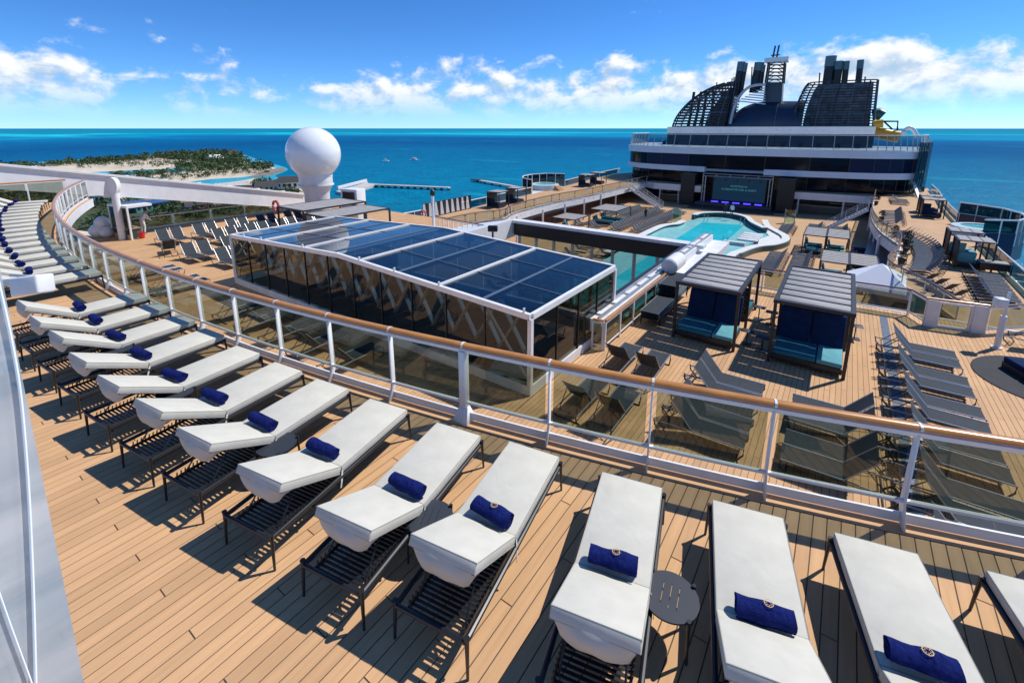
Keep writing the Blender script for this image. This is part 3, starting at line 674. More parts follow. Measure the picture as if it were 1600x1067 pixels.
# ---- round side tables
def table_proto():
    root = empty('side_table', (0, 0, 0), 0, 'x', 'side table'); R = .215; b = MB()
    cols = [-R, -.062, -.058, -.002, .002, .058, .062, R]
    def pol(x0, x1, ylo=None, yhi=None):
        xs_ = [x0 + (x1 - x0) * k / 10 for k in range(11)]; top = [(x, sqrt(max(0, R * R - x * x))) for x in xs_]; bot = [(x, -sqrt(max(0, R * R - x * x))) for x in xs_]
        if ylo is not None: bot = [(x, ylo) for x in xs_]
        if yhi is not None: top = [(x, yhi) for x in xs_]
        b.prism([p for p in bot] + [p for p in top[::-1]], .352, .366)
    pol(-R + .0005, -.062); pol(-.058, -.002); pol(.002, .058); pol(.062, R - .0005)
    for s in (-.06, 0, .06): pol(s - .002, s + .002, .105, None); pol(s - .002, s + .002, None, -.105)
    b.build('table_top', TABLE, root)
    for k in range(4):
        a = pi / 4 + k * pi / 2
        MB().tube([(cos(a) * .222, sin(a) * .222, .385), (cos(a) * .222, sin(a) * .222, .34), (cos(a) * .235, sin(a) * .235, 0)], .017, 8, .010).build('leg', BLACKM, root, True)
    MB().tube([(-.15, -.15, .34), (.15, .15, .34)], .01, 6).tube([(-.15, .15, .33), (.15, -.15, .33)], .01, 6).build('under_brace', BLACKM, root)
    return root
TB = table_proto(); TBT = tree_of(TB)
for i, (u, v) in enumerate([(1047, 930), (672, 808), (432, 693), (275, 612), (182, 545), (47, 429)]):
    p = P(u, v, .366); p.z = 0
    lb = 'free-standing round slotted side table between two loungers with crested towels' if i == 0 else 'round side table half hidden between loungers, ' + ORD[i - 1] + ' from the free-standing round table'
    if i == 0: TB.location = p; TB.rotation_euler = (0, 0, radians(8)); TB['label'] = lb; TB['group'] = 'round side tables'
    else: copy_tree(TBT, p, radians(random.uniform(0, 40)), lb, 'round side tables')

# ---- balcony glass beside the camera and the floodlight clamped to it
BG = glass('frosted_screen', (.75, .80, .82), 1.0, .10, (.80, .82, .82), .55)
t_ = BG.node_tree; df_ = [n for n in t_.nodes if n.type == 'BSDF_DIFFUSE'][0]; g_ = t_.nodes.new('ShaderNodeTexCoord'); mp_ = t_.nodes.new('ShaderNodeMapping'); mp_.inputs['Scale'].default_value = (1, .8, 5); t_.links.new(g_.outputs['Object'], mp_.inputs[0])
ns_ = t_.nodes.new('ShaderNodeTexNoise'); ns_.inputs['Scale'].default_value = 1.1; ns_.inputs['Detail'].default_value = 6; ns_.inputs['Distortion'].default_value = .8; t_.links.new(mp_.outputs[0], ns_.inputs['Vector'])   # uneven milky streaks in the pane colour
cr_ = t_.nodes.new('ShaderNodeValToRGB'); t_.links.new(ns_.outputs['Fac'], cr_.inputs[0]); cr_.color_ramp.elements[0].position = .38; cr_.color_ramp.elements[0].color = (.50, .58, .62, 1); cr_.color_ramp.elements[1].position = .62; cr_.color_ramp.elements[1].color = (.90, .88, .85, 1); t_.links.new(cr_.outputs[0], df_.inputs[0])
EDGE = mat('pale_line_white', (.85, .88, .88), .2)
ws = empty('balcony_screen', PD(70, 750, 1.5), 0, 'frosted glass balcony screen with thin pale lines right beside the viewpoint', 'glass screen')
eb, et = PD(140, 1110, 1.35), PD(-4, 400, 1.55); wl = Vector(ws.location)
def scr(p, k): return p + Vector((-.06, -1.0, 0)) * k - wl
lo = (eb - et) * .35
b = MB(); th = Vector((.012, -.001, 0)); e0, e1 = eb + lo, et - lo * 1.2
b.add([scr(e0, 0), scr(e0, 1.6), scr(e1, 1.6), scr(e1, 0), scr(e0, 0) - th, scr(e0, 1.6) - th, scr(e1, 1.6) - th, scr(e1, 0) - th], [(0, 1, 2, 3), (7, 6, 5, 4), (0, 4, 5, 1), (1, 5, 6, 2), (2, 6, 7, 3), (3, 7, 4, 0)])
b.build('pane', BG, ws)
pn = (eb - et).cross(Vector((-.06, -1.0, 0))).normalized()
def on_pane(u, v):
    d = ray(u, v); return CAM + d * ((eb - CAM).dot(pn) / d.dot(pn)) + th * .6 - wl
MB().tube(interp([on_pane(u, v) for u, v in [(-14, 395), (4, 470), (18, 535), (30, 605), (38, 685), (45, 785), (51, 920), (55, 1067), (57, 1150)]], 3), .0034, 6).build('pale_line', EDGE, ws)  # thin pale curved lines laid on the pane
MB().tube(interp([on_pane(u, v) for u, v in [(-8, 905), (14, 968), (33, 1020), (50, 1067), (62, 1110)]], 3), .0022, 6).build('pale_line', EDGE, ws)
fl = empty('floodlight', PD(46, 446, 5.5), 0, 'white boxy floodlight on an arm above the gap in the lounger row', 'floodlight')
u_ = RT; f_ = (RT.cross(Vector((0, 0, 1))) * -1)
sx_ = 5.5 / 735 * .82
hb = MB(); hb.box(-19 * sx_, 21 * sx_, -.06, .10, -13 * sx_, 13 * sx_); o_ = hb.build('housing', WHITE, fl, bevel=.018, seg=3); o_.rotation_euler = (radians(-12), radians(-8), YAW)
MB().box(-16 * sx_, 18 * sx_, .101, .104, -11 * sx_, 11 * sx_).build('lens', PANE, fl).rotation_euler = (radians(-12), radians(-8), YAW)
MB().bar((-.16, 0, 0), (-.75, -.35, -.05), .05, .05).build('arm', GREYM, fl)
MB().bar((-.14, .02, .05), (-.3, -.06, .05), .02, .02).bar((-.14, .02, -.06), (-.3, -.06, -.06), .02, .02).build('yoke', GREYM, fl)

# ------------------------------------------------------------------ ship hull and lido deck
HULLM = mat('hull_white', (.74, .75, .76), .4, var=.03, scale=.3)
struct(MB().prism([(-46, -60), (12.6, -60), (12.9, 60), (12.0, 130), (-18, 175), (-45, 130), (-46.2, 60)], ZS - 2, ZB - .35).build('ship_hull', HULLM))
TEAKA = TEAK
def deckplanks(name, rects, z, pw=.13, parent=None):
    base = MB(); pl = MB()
    for (x0, x1, y0, y1) in rects:
        base.box(x0, x1, y0, y1, z - .3, z - .006); n = int((x1 - x0) / pw)
        for k in range(n):
            xx = x0 + k * pw; yy = y0 + (k * .37 % 1) * 2.6; cuts = [y0] + [yy + 3.4 * i for i in range(40) if y0 + .3 < yy + 3.4 * i < y1 - .3] + [y1]
            for a, c in zip(cuts[:-1], cuts[1:]):
                g = .005; pl.add([(xx + g, a + g, z), (xx + pw - g, a + g, z), (xx + pw - g, c - g, z), (xx + g, c - g, z)], [(0, 1, 2, 3)])
    o = struct(base.build(name, CAULK)); p = pl.build('planking', TEAK, o); p['kind'] = 'stuff'; return o
deckplanks('lido_deck', [(-6.2, 12.4, 3.5, 23.6), (-22.6, -6.2, 3.5, 15.6), (-41, -22.6, 3.5, 27.5)], ZA)
struct(MB().box(-41, 12.4, 2.6, 3.5, ZB, -.33).build('bulkhead', HULLM))
struct(MB().box(-6.2, 12.4, 23.6, 23.72, ZA - .7, ZA + .02).build('lido_edge', WHITE))
# blue drain strip
STRIP = mat('blue_grating', (.10, .15, .21), .6, var=.3, scale=18)
b = MB()
for k in range(150): b.box(1.82, 2.06, 4 + k * .125, 4.1 + k * .125, ZA, ZA + .006)
tag(b.build('drain_grating', STRIP), 'narrow blue grey drain grating running along the lido deck planks', 'grating')

# ---- glass house
HGL = glass('house_wall_glass', (.34, .35, .31), .9)
RGL = glass('house_roof_glass', (.09, .17, .28), 1.0)
GH = empty('glass_house', (-14.6, 12.7, ZA), 0, 'low glazed pool house with blue glass roof beyond the curved railing', 'glass house')
X0, X1, Y0, Y1 = -8.3, 8.3, -2.8, 2.8; ZE, ZR = 2.30, 2.68
MUNT = mat('glazing_bar_blue', (.085, .13, .19), .35)
seams = [X0, -5.35, -2.25, 1.2, 4.95, X1]
def rz_(x): return ZE + (ZR - ZE) * (1 - abs(x) / 8.3)
MB().box(X0 - .05, X1 + .05, Y0 - .05, Y0 + .12, 0, .28).box(X0 - .05, X1 + .05, Y1 - .12, Y1 + .05, 0, .28).box(X1 - .12, X1 + .05, Y0 + .12, Y1 - .12, 0, .28).box(X0 - .05, X0 + .12, Y0 + .12, Y1 - .12, 0, .28).build('plinth', WHITED, GH)
for y in (Y0, Y1):
    MB().bar((X0, y, ZE), (0, y, ZR), .12, .16).build('eaves_beam', WHITE, GH); MB().bar((0, y, ZR), (X1, y, ZE), .12, .16).build('eaves_beam', WHITE, GH)
for x in (X0, X1): MB().bar((x, Y0 + .06, ZE), (x, Y1 - .06, ZE), .12, .16).build('end_beam', WHITE, GH)
for x in seams[1:-1]: MB().bar((x, Y0 + .06, rz_(x) + .06), (x, Y1 - .06, rz_(x) + .06), .08, .09).build('roof_rafter', WHITE, GH)
for x in (X0, X1):
    for y in (Y0, Y1): MB().box(x - .06, x + .06, y - .06, y + .06, .28, ZE - .05).build('corner_post', WHITE, GH)
for a, c in zip(seams[:-1], seams[1:]):
    pts = [a, c] if a * c >= 0 else [a, 0, c]
    for p, q in zip(pts[:-1], pts[1:]):
        b = MB(); b.add([(p, Y0 + .05, rz_(p) + .04), (q, Y0 + .05, rz_(q) + .04), (q, Y1 - .05, rz_(q) + .04), (p, Y1 - .05, rz_(p) + .04)], [(0, 1, 2, 3)]); b.build('roof_pane', RGL, GH)
    bb = MB()                                            # purlins seen through the glass
    m_ = (a + c) / 2
    bb.bar((m_, Y0 + .1, rz_(m_) - .06), (m_, Y1 - .1, rz_(m_) - .06), .09, .1)
    for yy in (-.95, .95): bb.bar((a + .05, yy, rz_(a) - .03), (c - .05, yy, rz_(c) - .03), .04, .05)
    bb.build('purlin', GREYM, GH)
    MB().bar((m_, Y0 + .1, rz_(m_) + .055), (m_, Y1 - .1, rz_(m_) + .055), .10, .03).build('glazing_bar', MUNT, GH)
    for yy in (-.95, .95): MB().bar((a + .05, yy, rz_(a) + .05), (c - .05, yy, rz_(c) + .05), .035, .025).build('glazing_bar', MUNT, GH)
nw = 11
for k in range(nw):
    a, c = X0 + .06 + (X1 - X0 - .12) * k / nw, X0 + .06 + (X1 - X0 - .12) * (k + 1) / nw
    for y in (Y0, Y1):
        b = MB(); b.add([(a + .02, y, .28), (c - .02, y, .28), (c - .02, y, rz_(c) - .07), (a + .02, y, rz_(a) - .07)], [(0, 1, 2, 3)]); b.build('wall_pane', HGL, GH)
    if k: MB().box(a - .02, a + .02, Y0 - .03, Y0 + .03, .28, rz_(a) - .07).build('mullion', BLACKM, GH)
for k in range(4):
    for x in (X0, X1):
        a, c = Y0 + .06 + (Y1 - Y0 - .12) * k / 4, Y0 + .06 + (Y1 - Y0 - .12) * (k + 1) / 4
        b = MB(); b.add([(x, a + .02, .28), (x, c - .02, .28), (x, c - .02, ZE - .07), (x, a + .02, ZE - .07)], [(0, 1, 2, 3)]); b.build('wall_pane', HGL, GH)
        if k: MB().box(x - .03, x + .03, a - .02, a + .02, .28, ZE - .07).build('mullion', BLACKM, GH)
MB().bar((X1 - 1.55, Y0 + .08, ZE - .1), (X1 - .1, Y0 + .08, .35), .05, .07).build('brace', WHITE, GH)
MB().bar((X0 + 1.1, Y0 + .08, ZE + .1), (X0 + .25, Y0 + .08, .35), .04, .05).build('brace', GREYM, GH)
for x in (-7.0, -5.5, -2.3, 1.2, 3.0, 5.0, 8.1):
    b = MB(); b.tube([(x, Y0 - .02, rz_(x) + .08), (x, Y0 - .02, rz_(x) + .2)], .035, 6).build('roof_lug', WHITE, GH)
MB().box(X0 + .1, X1 - .1, Y0 + .1, Y1 - .1, .01, .03).build('added_dark_floor', mat('dark_floor_sheet', (.035, .033, .03), .5), GH)  # dark sheet added to blacken the lower interior behind the glass
lat = empty('lattice_screen', (-14.6, 10.6, ZA), 0, 'white crossed lattice screen inside the glazed pool house', 'lattice')
for k in range(16):
    x = -7.2 + k * .93
    MB().bar((x, 0, .75), (x + .9, 0, 2.2), .05, .15, up=(0, 1, 0)).build('slat', WHITED, lat); MB().bar((x + .9, .08, .75), (x, .08, 2.2), .05, .15, up=(0, 1, 0)).build('slat', WHITED, lat)

# ---- retractable roof tracks round the pool well
WB = mat('black_fascia', (.010, .010, .012), .5)
rf = empty('roof_track_frame', (-12, 26, -2.3), 0, 'black faced roof beam with white side tracks round the open pool well', 'roof beam')
MB().box(-5.9, 5.9, -.1, .35, -.95, -.1).build('black_fascia', WB, rf); MB().box(-6.0, 6.4, -.2, .5, -.1, .08).build('beam_cap', WHITED, rf)
tr_ = MB(); tr_.box(5.55, 6.1, -12.4, 3.4, -.45, 0).box(6.1, 7.0, -4.4, 3.6, -.75, -.35); tr_.build('side_track', WHITED, rf)
MB().box(5.62, 5.70, -12.4, 3.4, 0, .1).box(5.95, 6.03, -12.4, 3.4, 0, .1).build('track_rail', GREYM, rf)
MB().box(5.4, 5.55, -12.9, -.2, -1.0, .06).build('track_lip', WB, rf)
for k in range(12): MB().box(5.74, 5.92, -12 + k * 1.25, -11.75 + k * 1.25, .0, .07).build('track_cleat', WHITE, rf)
b = MB(); b.add([(-10.6, -10.4, -.9), (-6.0, -10.4, .1), (-6.0, .4, .1), (-10.6, .4, -.9), (-10.6, -10.4, -1.3), (-6.0, -10.4, -1.1), (-6.0, .4, -1.1), (-10.6, .4, -1.3)], [(0, 1, 2, 3), (7, 6, 5, 4), (0, 4, 5, 1), (1, 5, 6, 2), (2, 6, 7, 3), (3, 7, 4, 0)]); b.build('sloping_coaming', WHITE, rf)
for k in range(9):
    x = -5.6 + k * 1.36; MB().tube([(x, .1, ZB + 2.3), (x, .1, -.9)], .11, 8).build('glazing_post', GREYM, rf, True)
    if k < 8: MB().box(x + .1, x + 1.26, .09, .11, ZB + 2.3, -.95).build('glazing_pane', GLASS, rf)
b = MB(); b.lathe([(.02, -.75), (.30, -.75), (.36, -.68), (.36, .68), (.30, .75), (.02, .75)], 16)
d_ = b.build('winch_drum', WHITE, None, True, loc=P(1053, 411, -2.0)); d_.rotation_euler = (radians(90), 0, radians(0)); tag(d_, 'fat white winch drum at the side of the pool well', 'winch drum')
for i, (u, v, lb) in enumerate([(733, 377, 'black floodlight lying on the white coaming near the glass roof'), (770, 362, 'black twin floodlight on the sloping white coaming')]):
    s_ = empty('deck_floodlight', P(u, v + 6, -2.6), .5, lb, 'floodlight'); MB().box(-.3, .3, -.16, .16, .25, .62).build('housing', BLACKM, s_, bevel=.05); MB().box(-.05, .05, -.05, .05, -.25, .3).build('bracket', BLACKM, s_)
# inner handrail beside the track
def straight_rail(name, pts, z, label, hm=WOOD, step=1.3, h=1.05, pane=GLASS, post=WHITE, cat='railing', kerb=True, pr=.03):
    root = empty(name, (pts[0][0], pts[0][1], z), 0, label, cat); o = Vector(root.location)
    P3 = [Vector((p[0], p[1], z)) - o for p in pts]
    MB().tube([p + Vector((0, 0, h)) for p in P3], .045, 8, sx=1.2, sz=.8).build('handrail', hm, root, True)
    lo = MB(); hi = MB()
    for p, q in zip(P3[:-1], P3[1:]):
        hi.bar(p + Vector((0, 0, h - .09)), q + Vector((0, 0, h - .09)), .04, .04); lo.bar(p + Vector((0, 0, .17)), q + Vector((0, 0, .17)), .04, .05)
    hi.build('top_bar', post, root); lo.build('bottom_bar', post, root)
    for p, q in zip(P3[:-1], P3[1:]):
        n = max(1, round((q - p).length / step)); r_ = math.atan2((q - p).y, (q - p).x)
        for k in range(n):
            a, c = p + (q - p) * (k / n), p + (q - p) * ((k + 1) / n)
            MB().box(-pr, pr, -pr, pr, 0, h - .05).build('post', post, root, loc=a, rz=r_)
            if pane: MB().bar(a + (c - a) * .05 + Vector((0, 0, .56)), a + (c - a) * .95 + Vector((0, 0, .56)), .008, .72).build('pane', pane, root)
    MB().box(-pr, pr, -pr, pr, 0, h - .05).build('post', post, root, loc=P3[-1])
    return root
straight_rail('track_railing', [(-5.75, 13.6), (-5.75, 21.2)], ZA, 'white railing with wooden handrail beside the roof track')
straight_rail('track_railing', [(-6.15, 13.5), (-5.8, 13.55)], ZA, 'short return of white railing at the glass house corner')
straight_rail('cross_railing', [(-4.6, 23.2), (-2.4, 23.2), (.9, 23.25), (2.72, 23.35), (3.1, 22.45)], ZA, 'white railing with tinted panes and dark handrail across the lido deck end', step=1.6, hm=mat('dark_handrail', (.16, .09, .07), .4))
straight_rail('stair_railing', [(4.78, 22.7), (6.2, 24.0), (9.5, 24.2)], ZA, 'white railing beyond the glazed gate above the side deck loungers', step=1.6, hm=MATS['dark_handrail'])
gt = empty('glazed_gate', (3.1, 22.45, ZA), math.atan2(.25, 1.62), 'glazed stair gate between two white wall panels on the lido deck', 'gate')
MB().box(0, .34, -.09, .09, 0, 1.0).build('wall_panel', WHITED, gt); MB().box(1.30, 1.66, -.09, .09, 0, 1.0).build('wall_panel', WHITED, gt)
MB().box(.34, .40, -.05, .05, .02, .98).box(1.24, 1.30, -.05, .05, .02, .98).box(.40, 1.24, -.05, .05, .92, .98).box(.40, 1.24, -.05, .05, .02, .1).build('gate_frame', WHITE, gt)
MB().box(.40, 1.24, -.006, .006, .1, .92).build('pane', GLASS, gt); MB().tube([(-.05, 0, 1.06), (1.7, 0, 1.06)], .045, 8).build('handrail', WOOD, gt, True)
sp = empty('speaker_post', (4.88, 21.4, ZA), .3, 'slim white post carrying a small white speaker box', 'post')
MB().tube([(0, 0, 0), (0, 0, 1.15)], .085, 12).build('post', WHITE, sp, True); MB().tube([(0, 0, 1.15), (.06, .1, 1.95)], .045, 8).build('mast', WHITE, sp, True); MB().box(-.32, -.02, -.15, .15, 1.45, 1.75).build('speaker', WHITE, sp, bevel=.03); MB().tube([(0, 0, 0), (0, 0, .05)], .15, 12).build('base_plate', WHITE, sp)

# ---- sling loungers
def sling_proto(name, back=48, full=True, label='x'):
    root = empty(name, (0, 0, 0), 0, label, 'sun lounger'); hw = .31; zs = .33; an = radians(back); Lb = .78; yh = -.12; ys = .98
    def bp(t): return (yh - t * cos(an), zs + t * sin(an))
    s = MB(); sag = .012; n = 6
    def sheet(p0, p1, nx=4, ny=5):
        vs = []
        for j in range(ny + 1):
            for i in range(nx + 1):
                x = -hw + .02 + (2 * hw - .04) * i / nx; t = j / ny; y = p0[0] + (p1[0] - p0[0]) * t; z = p0[1] + (p1[1] - p0[1]) * t - sag * sin(pi * i / nx)
                vs.append((x, y, z))
        return vs, [(j * (nx + 1) + i, j * (nx + 1) + i + 1, (j + 1) * (nx + 1) + i + 1, (j + 1) * (nx + 1) + i) for j in range(ny) for i in range(nx)]
    s.add(*sheet((yh, zs), (ys, zs)))
    if full: s.build('seat_sling', SLING, root, True); s = MB()
    s.add(*sheet((yh, zs), bp(Lb)))
    s.build('back_sling' if full else 'sling', SLING, root, True)
    fr = MB()
    for sx in (-1, 1):
        m_ = fr if not full else MB()
        m_.tube([(sx * hw, -1.0, zs - .03), (sx * hw, yh, zs), (sx * hw, ys, zs)], .017, 6)
        if full: m_.build('side_rail', GREYM, root, True)
        m_ = fr if not full else MB(); y, z = bp(Lb); m_.tube([(sx * hw, yh, zs), (sx * hw, y, z)], .014, 6)
        if full: m_.build('back_rail', GREYM, root, True)
    lg = MB()
    def legf(y0, y1, top):
        m_ = MB()
        m_.tube([(-hw, top, zs), (-hw, y0, .18), (-hw, y1, .0)], .018, 6).tube([(hw, top, zs), (hw, y0, .18), (hw, y1, 0)], .018, 6).tube([(-hw, y1, .02), (hw, y1, .02)], .016, 6)
        m_.build('leg_frame', BLACKM, root, True)
    legf(.98, .86, ys); legf(-.98, -.8, -1.0); 
    m_ = MB(); y, z = bp(.5); m_.tube([(-.24, y, z - .02), (-.24, -.85, .26)], .012, 6).tube([(.24, y, z - .02), (.24, -.85, .26)], .012, 6).tube([(-hw, -.85, .26), (hw, -.85, .26)], .012, 6)
    m_.build('back_prop', BLACKM, root, True)
    if full: MB().tube([(-hw, .4, zs - .02), (hw, .4, zs - .02)], .012, 6).build('cross_bar', BLACKM, root, True)
    if not full: fr.build('frame', GREYM, root, True)
    return root
SL = sling_proto('sling_lounger', 50); SLT = tree_of(SL); SF = sling_proto('sling_lounger', 46, False); SFT = tree_of(SF)
used = {'s': 0, 'f': 0}
def sling(x, y, z, ang, label, group, far=False):         # ang: heading of the feet, from +Y towards +X (degrees)
    k = 'f' if far else 's'; o, t = (SF, SFT) if far else (SL, SLT); rz = -radians(ang) + radians(random.uniform(-1.5, 1.5))
    if not used[k]:
        used[k] = 1; o.location = (x, y, z); o.rotation_euler = (0, 0, rz); o['label'] = label; o['group'] = group; return o
    return copy_tree(t, (x, y, z), rz, label, group)
for a, x in (('nearer the glass house', -4.88), ('farther from the glass house', -3.98)):
    for c, y in (('stack end', 12.95), ('railing end', 10.3)): sling(x, y, ZA, 0, 'lounger pointing at the stacked loungers, ' + c + ', ' + a, 'four loungers near the glass house corner')
for k, y in enumerate((13.33, 12.65, 11.38, 10.68)): sling(-2.02, y, ZA, 90, ORD[k] + ' lounger from the cabanas in the block with backs towards the glass house', 'block of four facing the drain grating')
for k, y in enumerate((13.28, 12.58, 11.45, 10.82)): sling(.62, y, ZA, -90, ORD[k] + ' lounger from the cabanas in the block with backs to the drain grating', 'block of four with backs to the grating')
for k, c in enumerate((18.62, 16.72, 14.87, 12.97, 11.12, 9.22, 7.3)):
    for j, d in enumerate((.36, -.36)): sling(2.55, c + d, ZA, 90, ORD[2 * k + j] + ' lounger from the glazed gate in the paired line along the drain grating', 'paired lounger line along the grating')
for k in range(6):
    for d in (0, .78): sling(-34.4, 11.0 + k * 2.1 + d, ZA, 90, ORD[2 * k + (d > 0)] + ' lounger from the bin in the row with backs to the side rail', 'back row of loungers by the side rail')
for k in range(5):
    for d in (0, .78):
        sling(-29.0, 10.4 + k * 2.1 + d, ZA, 90, ORD[2 * k + (d > 0)] + ' lounger from the curved railing in the row between side rail and glass house', 'middle row left of the glass house')
for k in range(4):
    for d in (0, .78):
        sling(-31.8, 13.2 + k * 2.1 + d, ZA, 90, ORD[2 * k + (d > 0)] + ' lounger from the curved railing in the second row from the side rail', 'second row from the side rail'); sling(-26.3, 11.0 + k * 1.9 + d, ZA, 90, ORD[2 * k + (d > 0)] + ' lounger from the curved railing in the row hidden behind the glass house end', 'row by the glass house end')
for x in (-27.4, -24.6):
    for k in range(2): sling(x + k * .85, 8.0, ZA, 0, 'grey sling lounger behind the railing panes in front of the glass house', 'loungers in front of the glass house')
sling(-31.6, 10.2, ZA, -75, 'lone grey sling lounger turned towards the others beside the bin', 'lone lounger')
for k in range(5): sling(-18.5 + k * 1.7, 8.1, ZA, 0, ORD[k] + ' shaded lounger from the open side in front of the pool house wall', 'loungers along the pool house wall')
# stacked, folded flat
def stack(x, y, n, name_lab, grp):
    pr = empty('stacked_lounger', (x, y, ZA), 0, name_lab, 'sun lounger', grp)
    MB().box(-.33, .33, -1, 1, .285, .305).build('sling', SLING, pr)
    f = MB()
    for s in (-1, 1): f.tube([(s * .34, -1, .30), (s * .34, 1, .30)], .018, 6)
    f.build('frame', GREYM, pr, True); l = MB()
    for s in (-1, 1):
        for yy in (-.9, .9): l.tube([(s * .34, yy, .3), (s * .35, yy * .95, 0)], .017, 6)
    l.build('legs', BLACKM, pr); t = tree_of(pr)
    for k in range(1, n): copy_tree(t, (x + random.uniform(-.02, .02), y + random.uniform(-.02, .02), ZA + k * .085), radians(random.uniform(-1, 1)))
stack(-5.22, 17.35, 4, 'flat grey lounger in the lower stack beside the track railing', 'lower stack of loungers')
stack(-5.28, 19.55, 9, 'flat grey lounger in the taller stack beside the track railing', 'taller stack of loungers')

# ---- big cabanas
NAVYC = mat('navy_cushion', (.012, .030, .085), .9, var=.15, scale=4, bump=.2, bscale=200, spec=.1)
TEALC = mat('teal_cushion', (.035, .17, .215), .9, var=.12, scale=4, bump=.2, bscale=200, spec=.1)
TEALL = mat('light_teal_cushion', (.13, .36, .40), .9, var=.1, scale=4, spec=.1)
ROOFP = mat('roof_slat_fabric', (.34, .33, .32), .85, var=.10, scale=2.5, spec=.2)
FRM = mat('cabana_frame', (.022, .023, .026), .45)
def cabana_proto():
    root = empty('cabana', (0, 0, 0), 0, 'x', 'cabana'); W, D, Hh = .97, 4.5, 1.98; p = .045
    for sx in (-1, 1):
        for y in (0, D / 2, D): MB().box(sx * W - p, sx * W + p, y - p, y + p, 0, Hh).build('post', FRM, root)
    MB().box(-W - .06, W + .06, -.06, .06, Hh - .02, Hh + .09).box(-W - .06, W + .06, D - .06, D + .06, Hh - .02, Hh + .09).box(-W - .06, -W + .06, .06, D - .06, Hh - .02, Hh + .09).box(W - .06, W + .06, .06, D - .06, Hh - .02, Hh + .09).build('roof_frame', FRM, root)
    for k in range(7):
        y0 = .10 + (D - .2) * k / 7; o = MB(); o.box(-W + .065, W - .065, y0 + .05, y0 + (D - .2) / 7 - .085, Hh + .03, Hh + .075); o.build('roof_slat', ROOFP, root, bevel=.01, seg=1)
    for k in range(8): MB().box(-W + .062, W - .062, .10 + (D - .2) * k / 7 - .075, .10 + (D - .2) * k / 7 + .04, Hh - .03, Hh + .015).build('gap_shade_strip', FRM, root)  # dark strips added under the slat gaps so they look shaded
    for sd_, yb in ((1, 0), (-1, D)):
        y = lambda a: yb + sd_ * a
        def bx(x0, x1, a, c, z0, z1, nm, m, bv=.04):
            MB().box(x0, x1, min(y(a), y(c)), max(y(a), y(c)), z0, z1).build(nm, m, root, bevel=bv, seg=3)
        bx(-W + .05, W - .05, .02, 1.5, .10, .28, 'bed_base', FRM, .005)
        bx(-W + .07, .24, .03, 1.35, .285, .42, 'seat_cushion', TEALC); bx(.26, W - .07, .03, 1.35, .285, .43, 'seat_cushion', TEALL if sd_ == 1 else TEALC); bx(-W + .1, .02, .25, 1.2, .42, .44, 'folded_blanket', TEALC, .008)
        for x0, x1 in ((-W + .07, -.01), (.01, W - .07)):
            b = MB(); a0, a1 = 1.22, 1.62
            vs = [(x0, y(a0), .40), (x1, y(a0), .40), (x1, y(a1), 1.38), (x0, y(a1), 1.38), (x0, y(a0 + .2), .40), (x1, y(a0 + .2), .40), (x1, y(a1 + .16), 1.38), (x0, y(a1 + .16), 1.38)]
            b.add(vs, [(0, 1, 2, 3), (7, 6, 5, 4), (0, 4, 5, 1), (1, 5, 6, 2), (2, 6, 7, 3), (3, 7, 4, 0)]); b.build('back_cushion', NAVYC, root, bevel=.05, seg=3)
        for k in range(9):
            MB().box(-W + .05, W - .05, y(1.86) - .01, y(1.86) + .01, .55 + k * .155, .55 + k * .155 + .085).build('louvre', FRM, root)
    return root
CB = cabana_proto(); CBT = tree_of(CB)
CB.location = (-3.23, 16.0, ZA); CB['label'] = 'black framed cabana with slatted roof beside the stacked loungers'
copy_tree(CBT, (-.25, 15.95, ZA), 0, 'black framed cabana with slatted roof beside the drain grating')
def stand_proto():
    root = empty('drink_table', (0, 0, 0), 0, 'x', 'side table')
    MB().box(-.2, .2, -.16, .16, .48, .50).build('table_top', TABLE, root, bevel=.008, seg=1); MB().tube([(0, 0, .02), (0, 0, .48)], .02, 8).build('stem', BLACKM, root); MB().box(-.16, .16, -.14, .14, 0, .02).build('base_plate', TABLE, root); return root
ST = stand_proto(); STT = tree_of(ST)
for i, (x, y) in enumerate([(-2.0, 16.85), (-1.5, 16.6), (-2.0, 19.5), (-1.55, 19.2), (1.0, 19.5)]):
    lb = 'small square drink table outside the cabana beside the drain grating' if i == 4 else 'small square drink table between the two black cabanas'
    if i == 0: ST.location = (x, y, ZA); ST['label'] = lb; ST['group'] = 'drink tables'
    else: copy_tree(STT, (x, y, ZA), random.uniform(-.2, .2), lb, 'drink tables')
# flat dark round disc on the planks, day bed and white table at the far side
DISCM = mat('dark_round_disc', (.030, .030, .035), .85, var=.15, scale=5)
rm = MB(); rm.lathe([(.01, 0), (1.82, 0), (1.82, .02), (1.78, .028), (.01, .028)], 64, (5.75, 19.1, ZA + .002)); tag(rm.build('round_disc', DISCM), 'large dark round disc lying on the lido deck planks', 'mat')
db = empty('day_bed', (5.75, 19.3, ZA + .03), .4, 'navy cushioned day bed standing on the dark round disc', 'day bed')
MB().box(-.85, .9, -.75, .75, 0, .2).build('base', FRM, db); MB().box(-.85, .9, -.75, -.01, .2, .36).build('cushion', NAVYC, db, bevel=.04, seg=3); MB().box(-.85, .9, .01, .75, .2, .36).build('cushion', NAVYC, db, bevel=.04, seg=3)
sling(6.15, 21.9, ZA, 110, 'grey lounger beyond the speaker post', 'lounger beyond the speaker post')

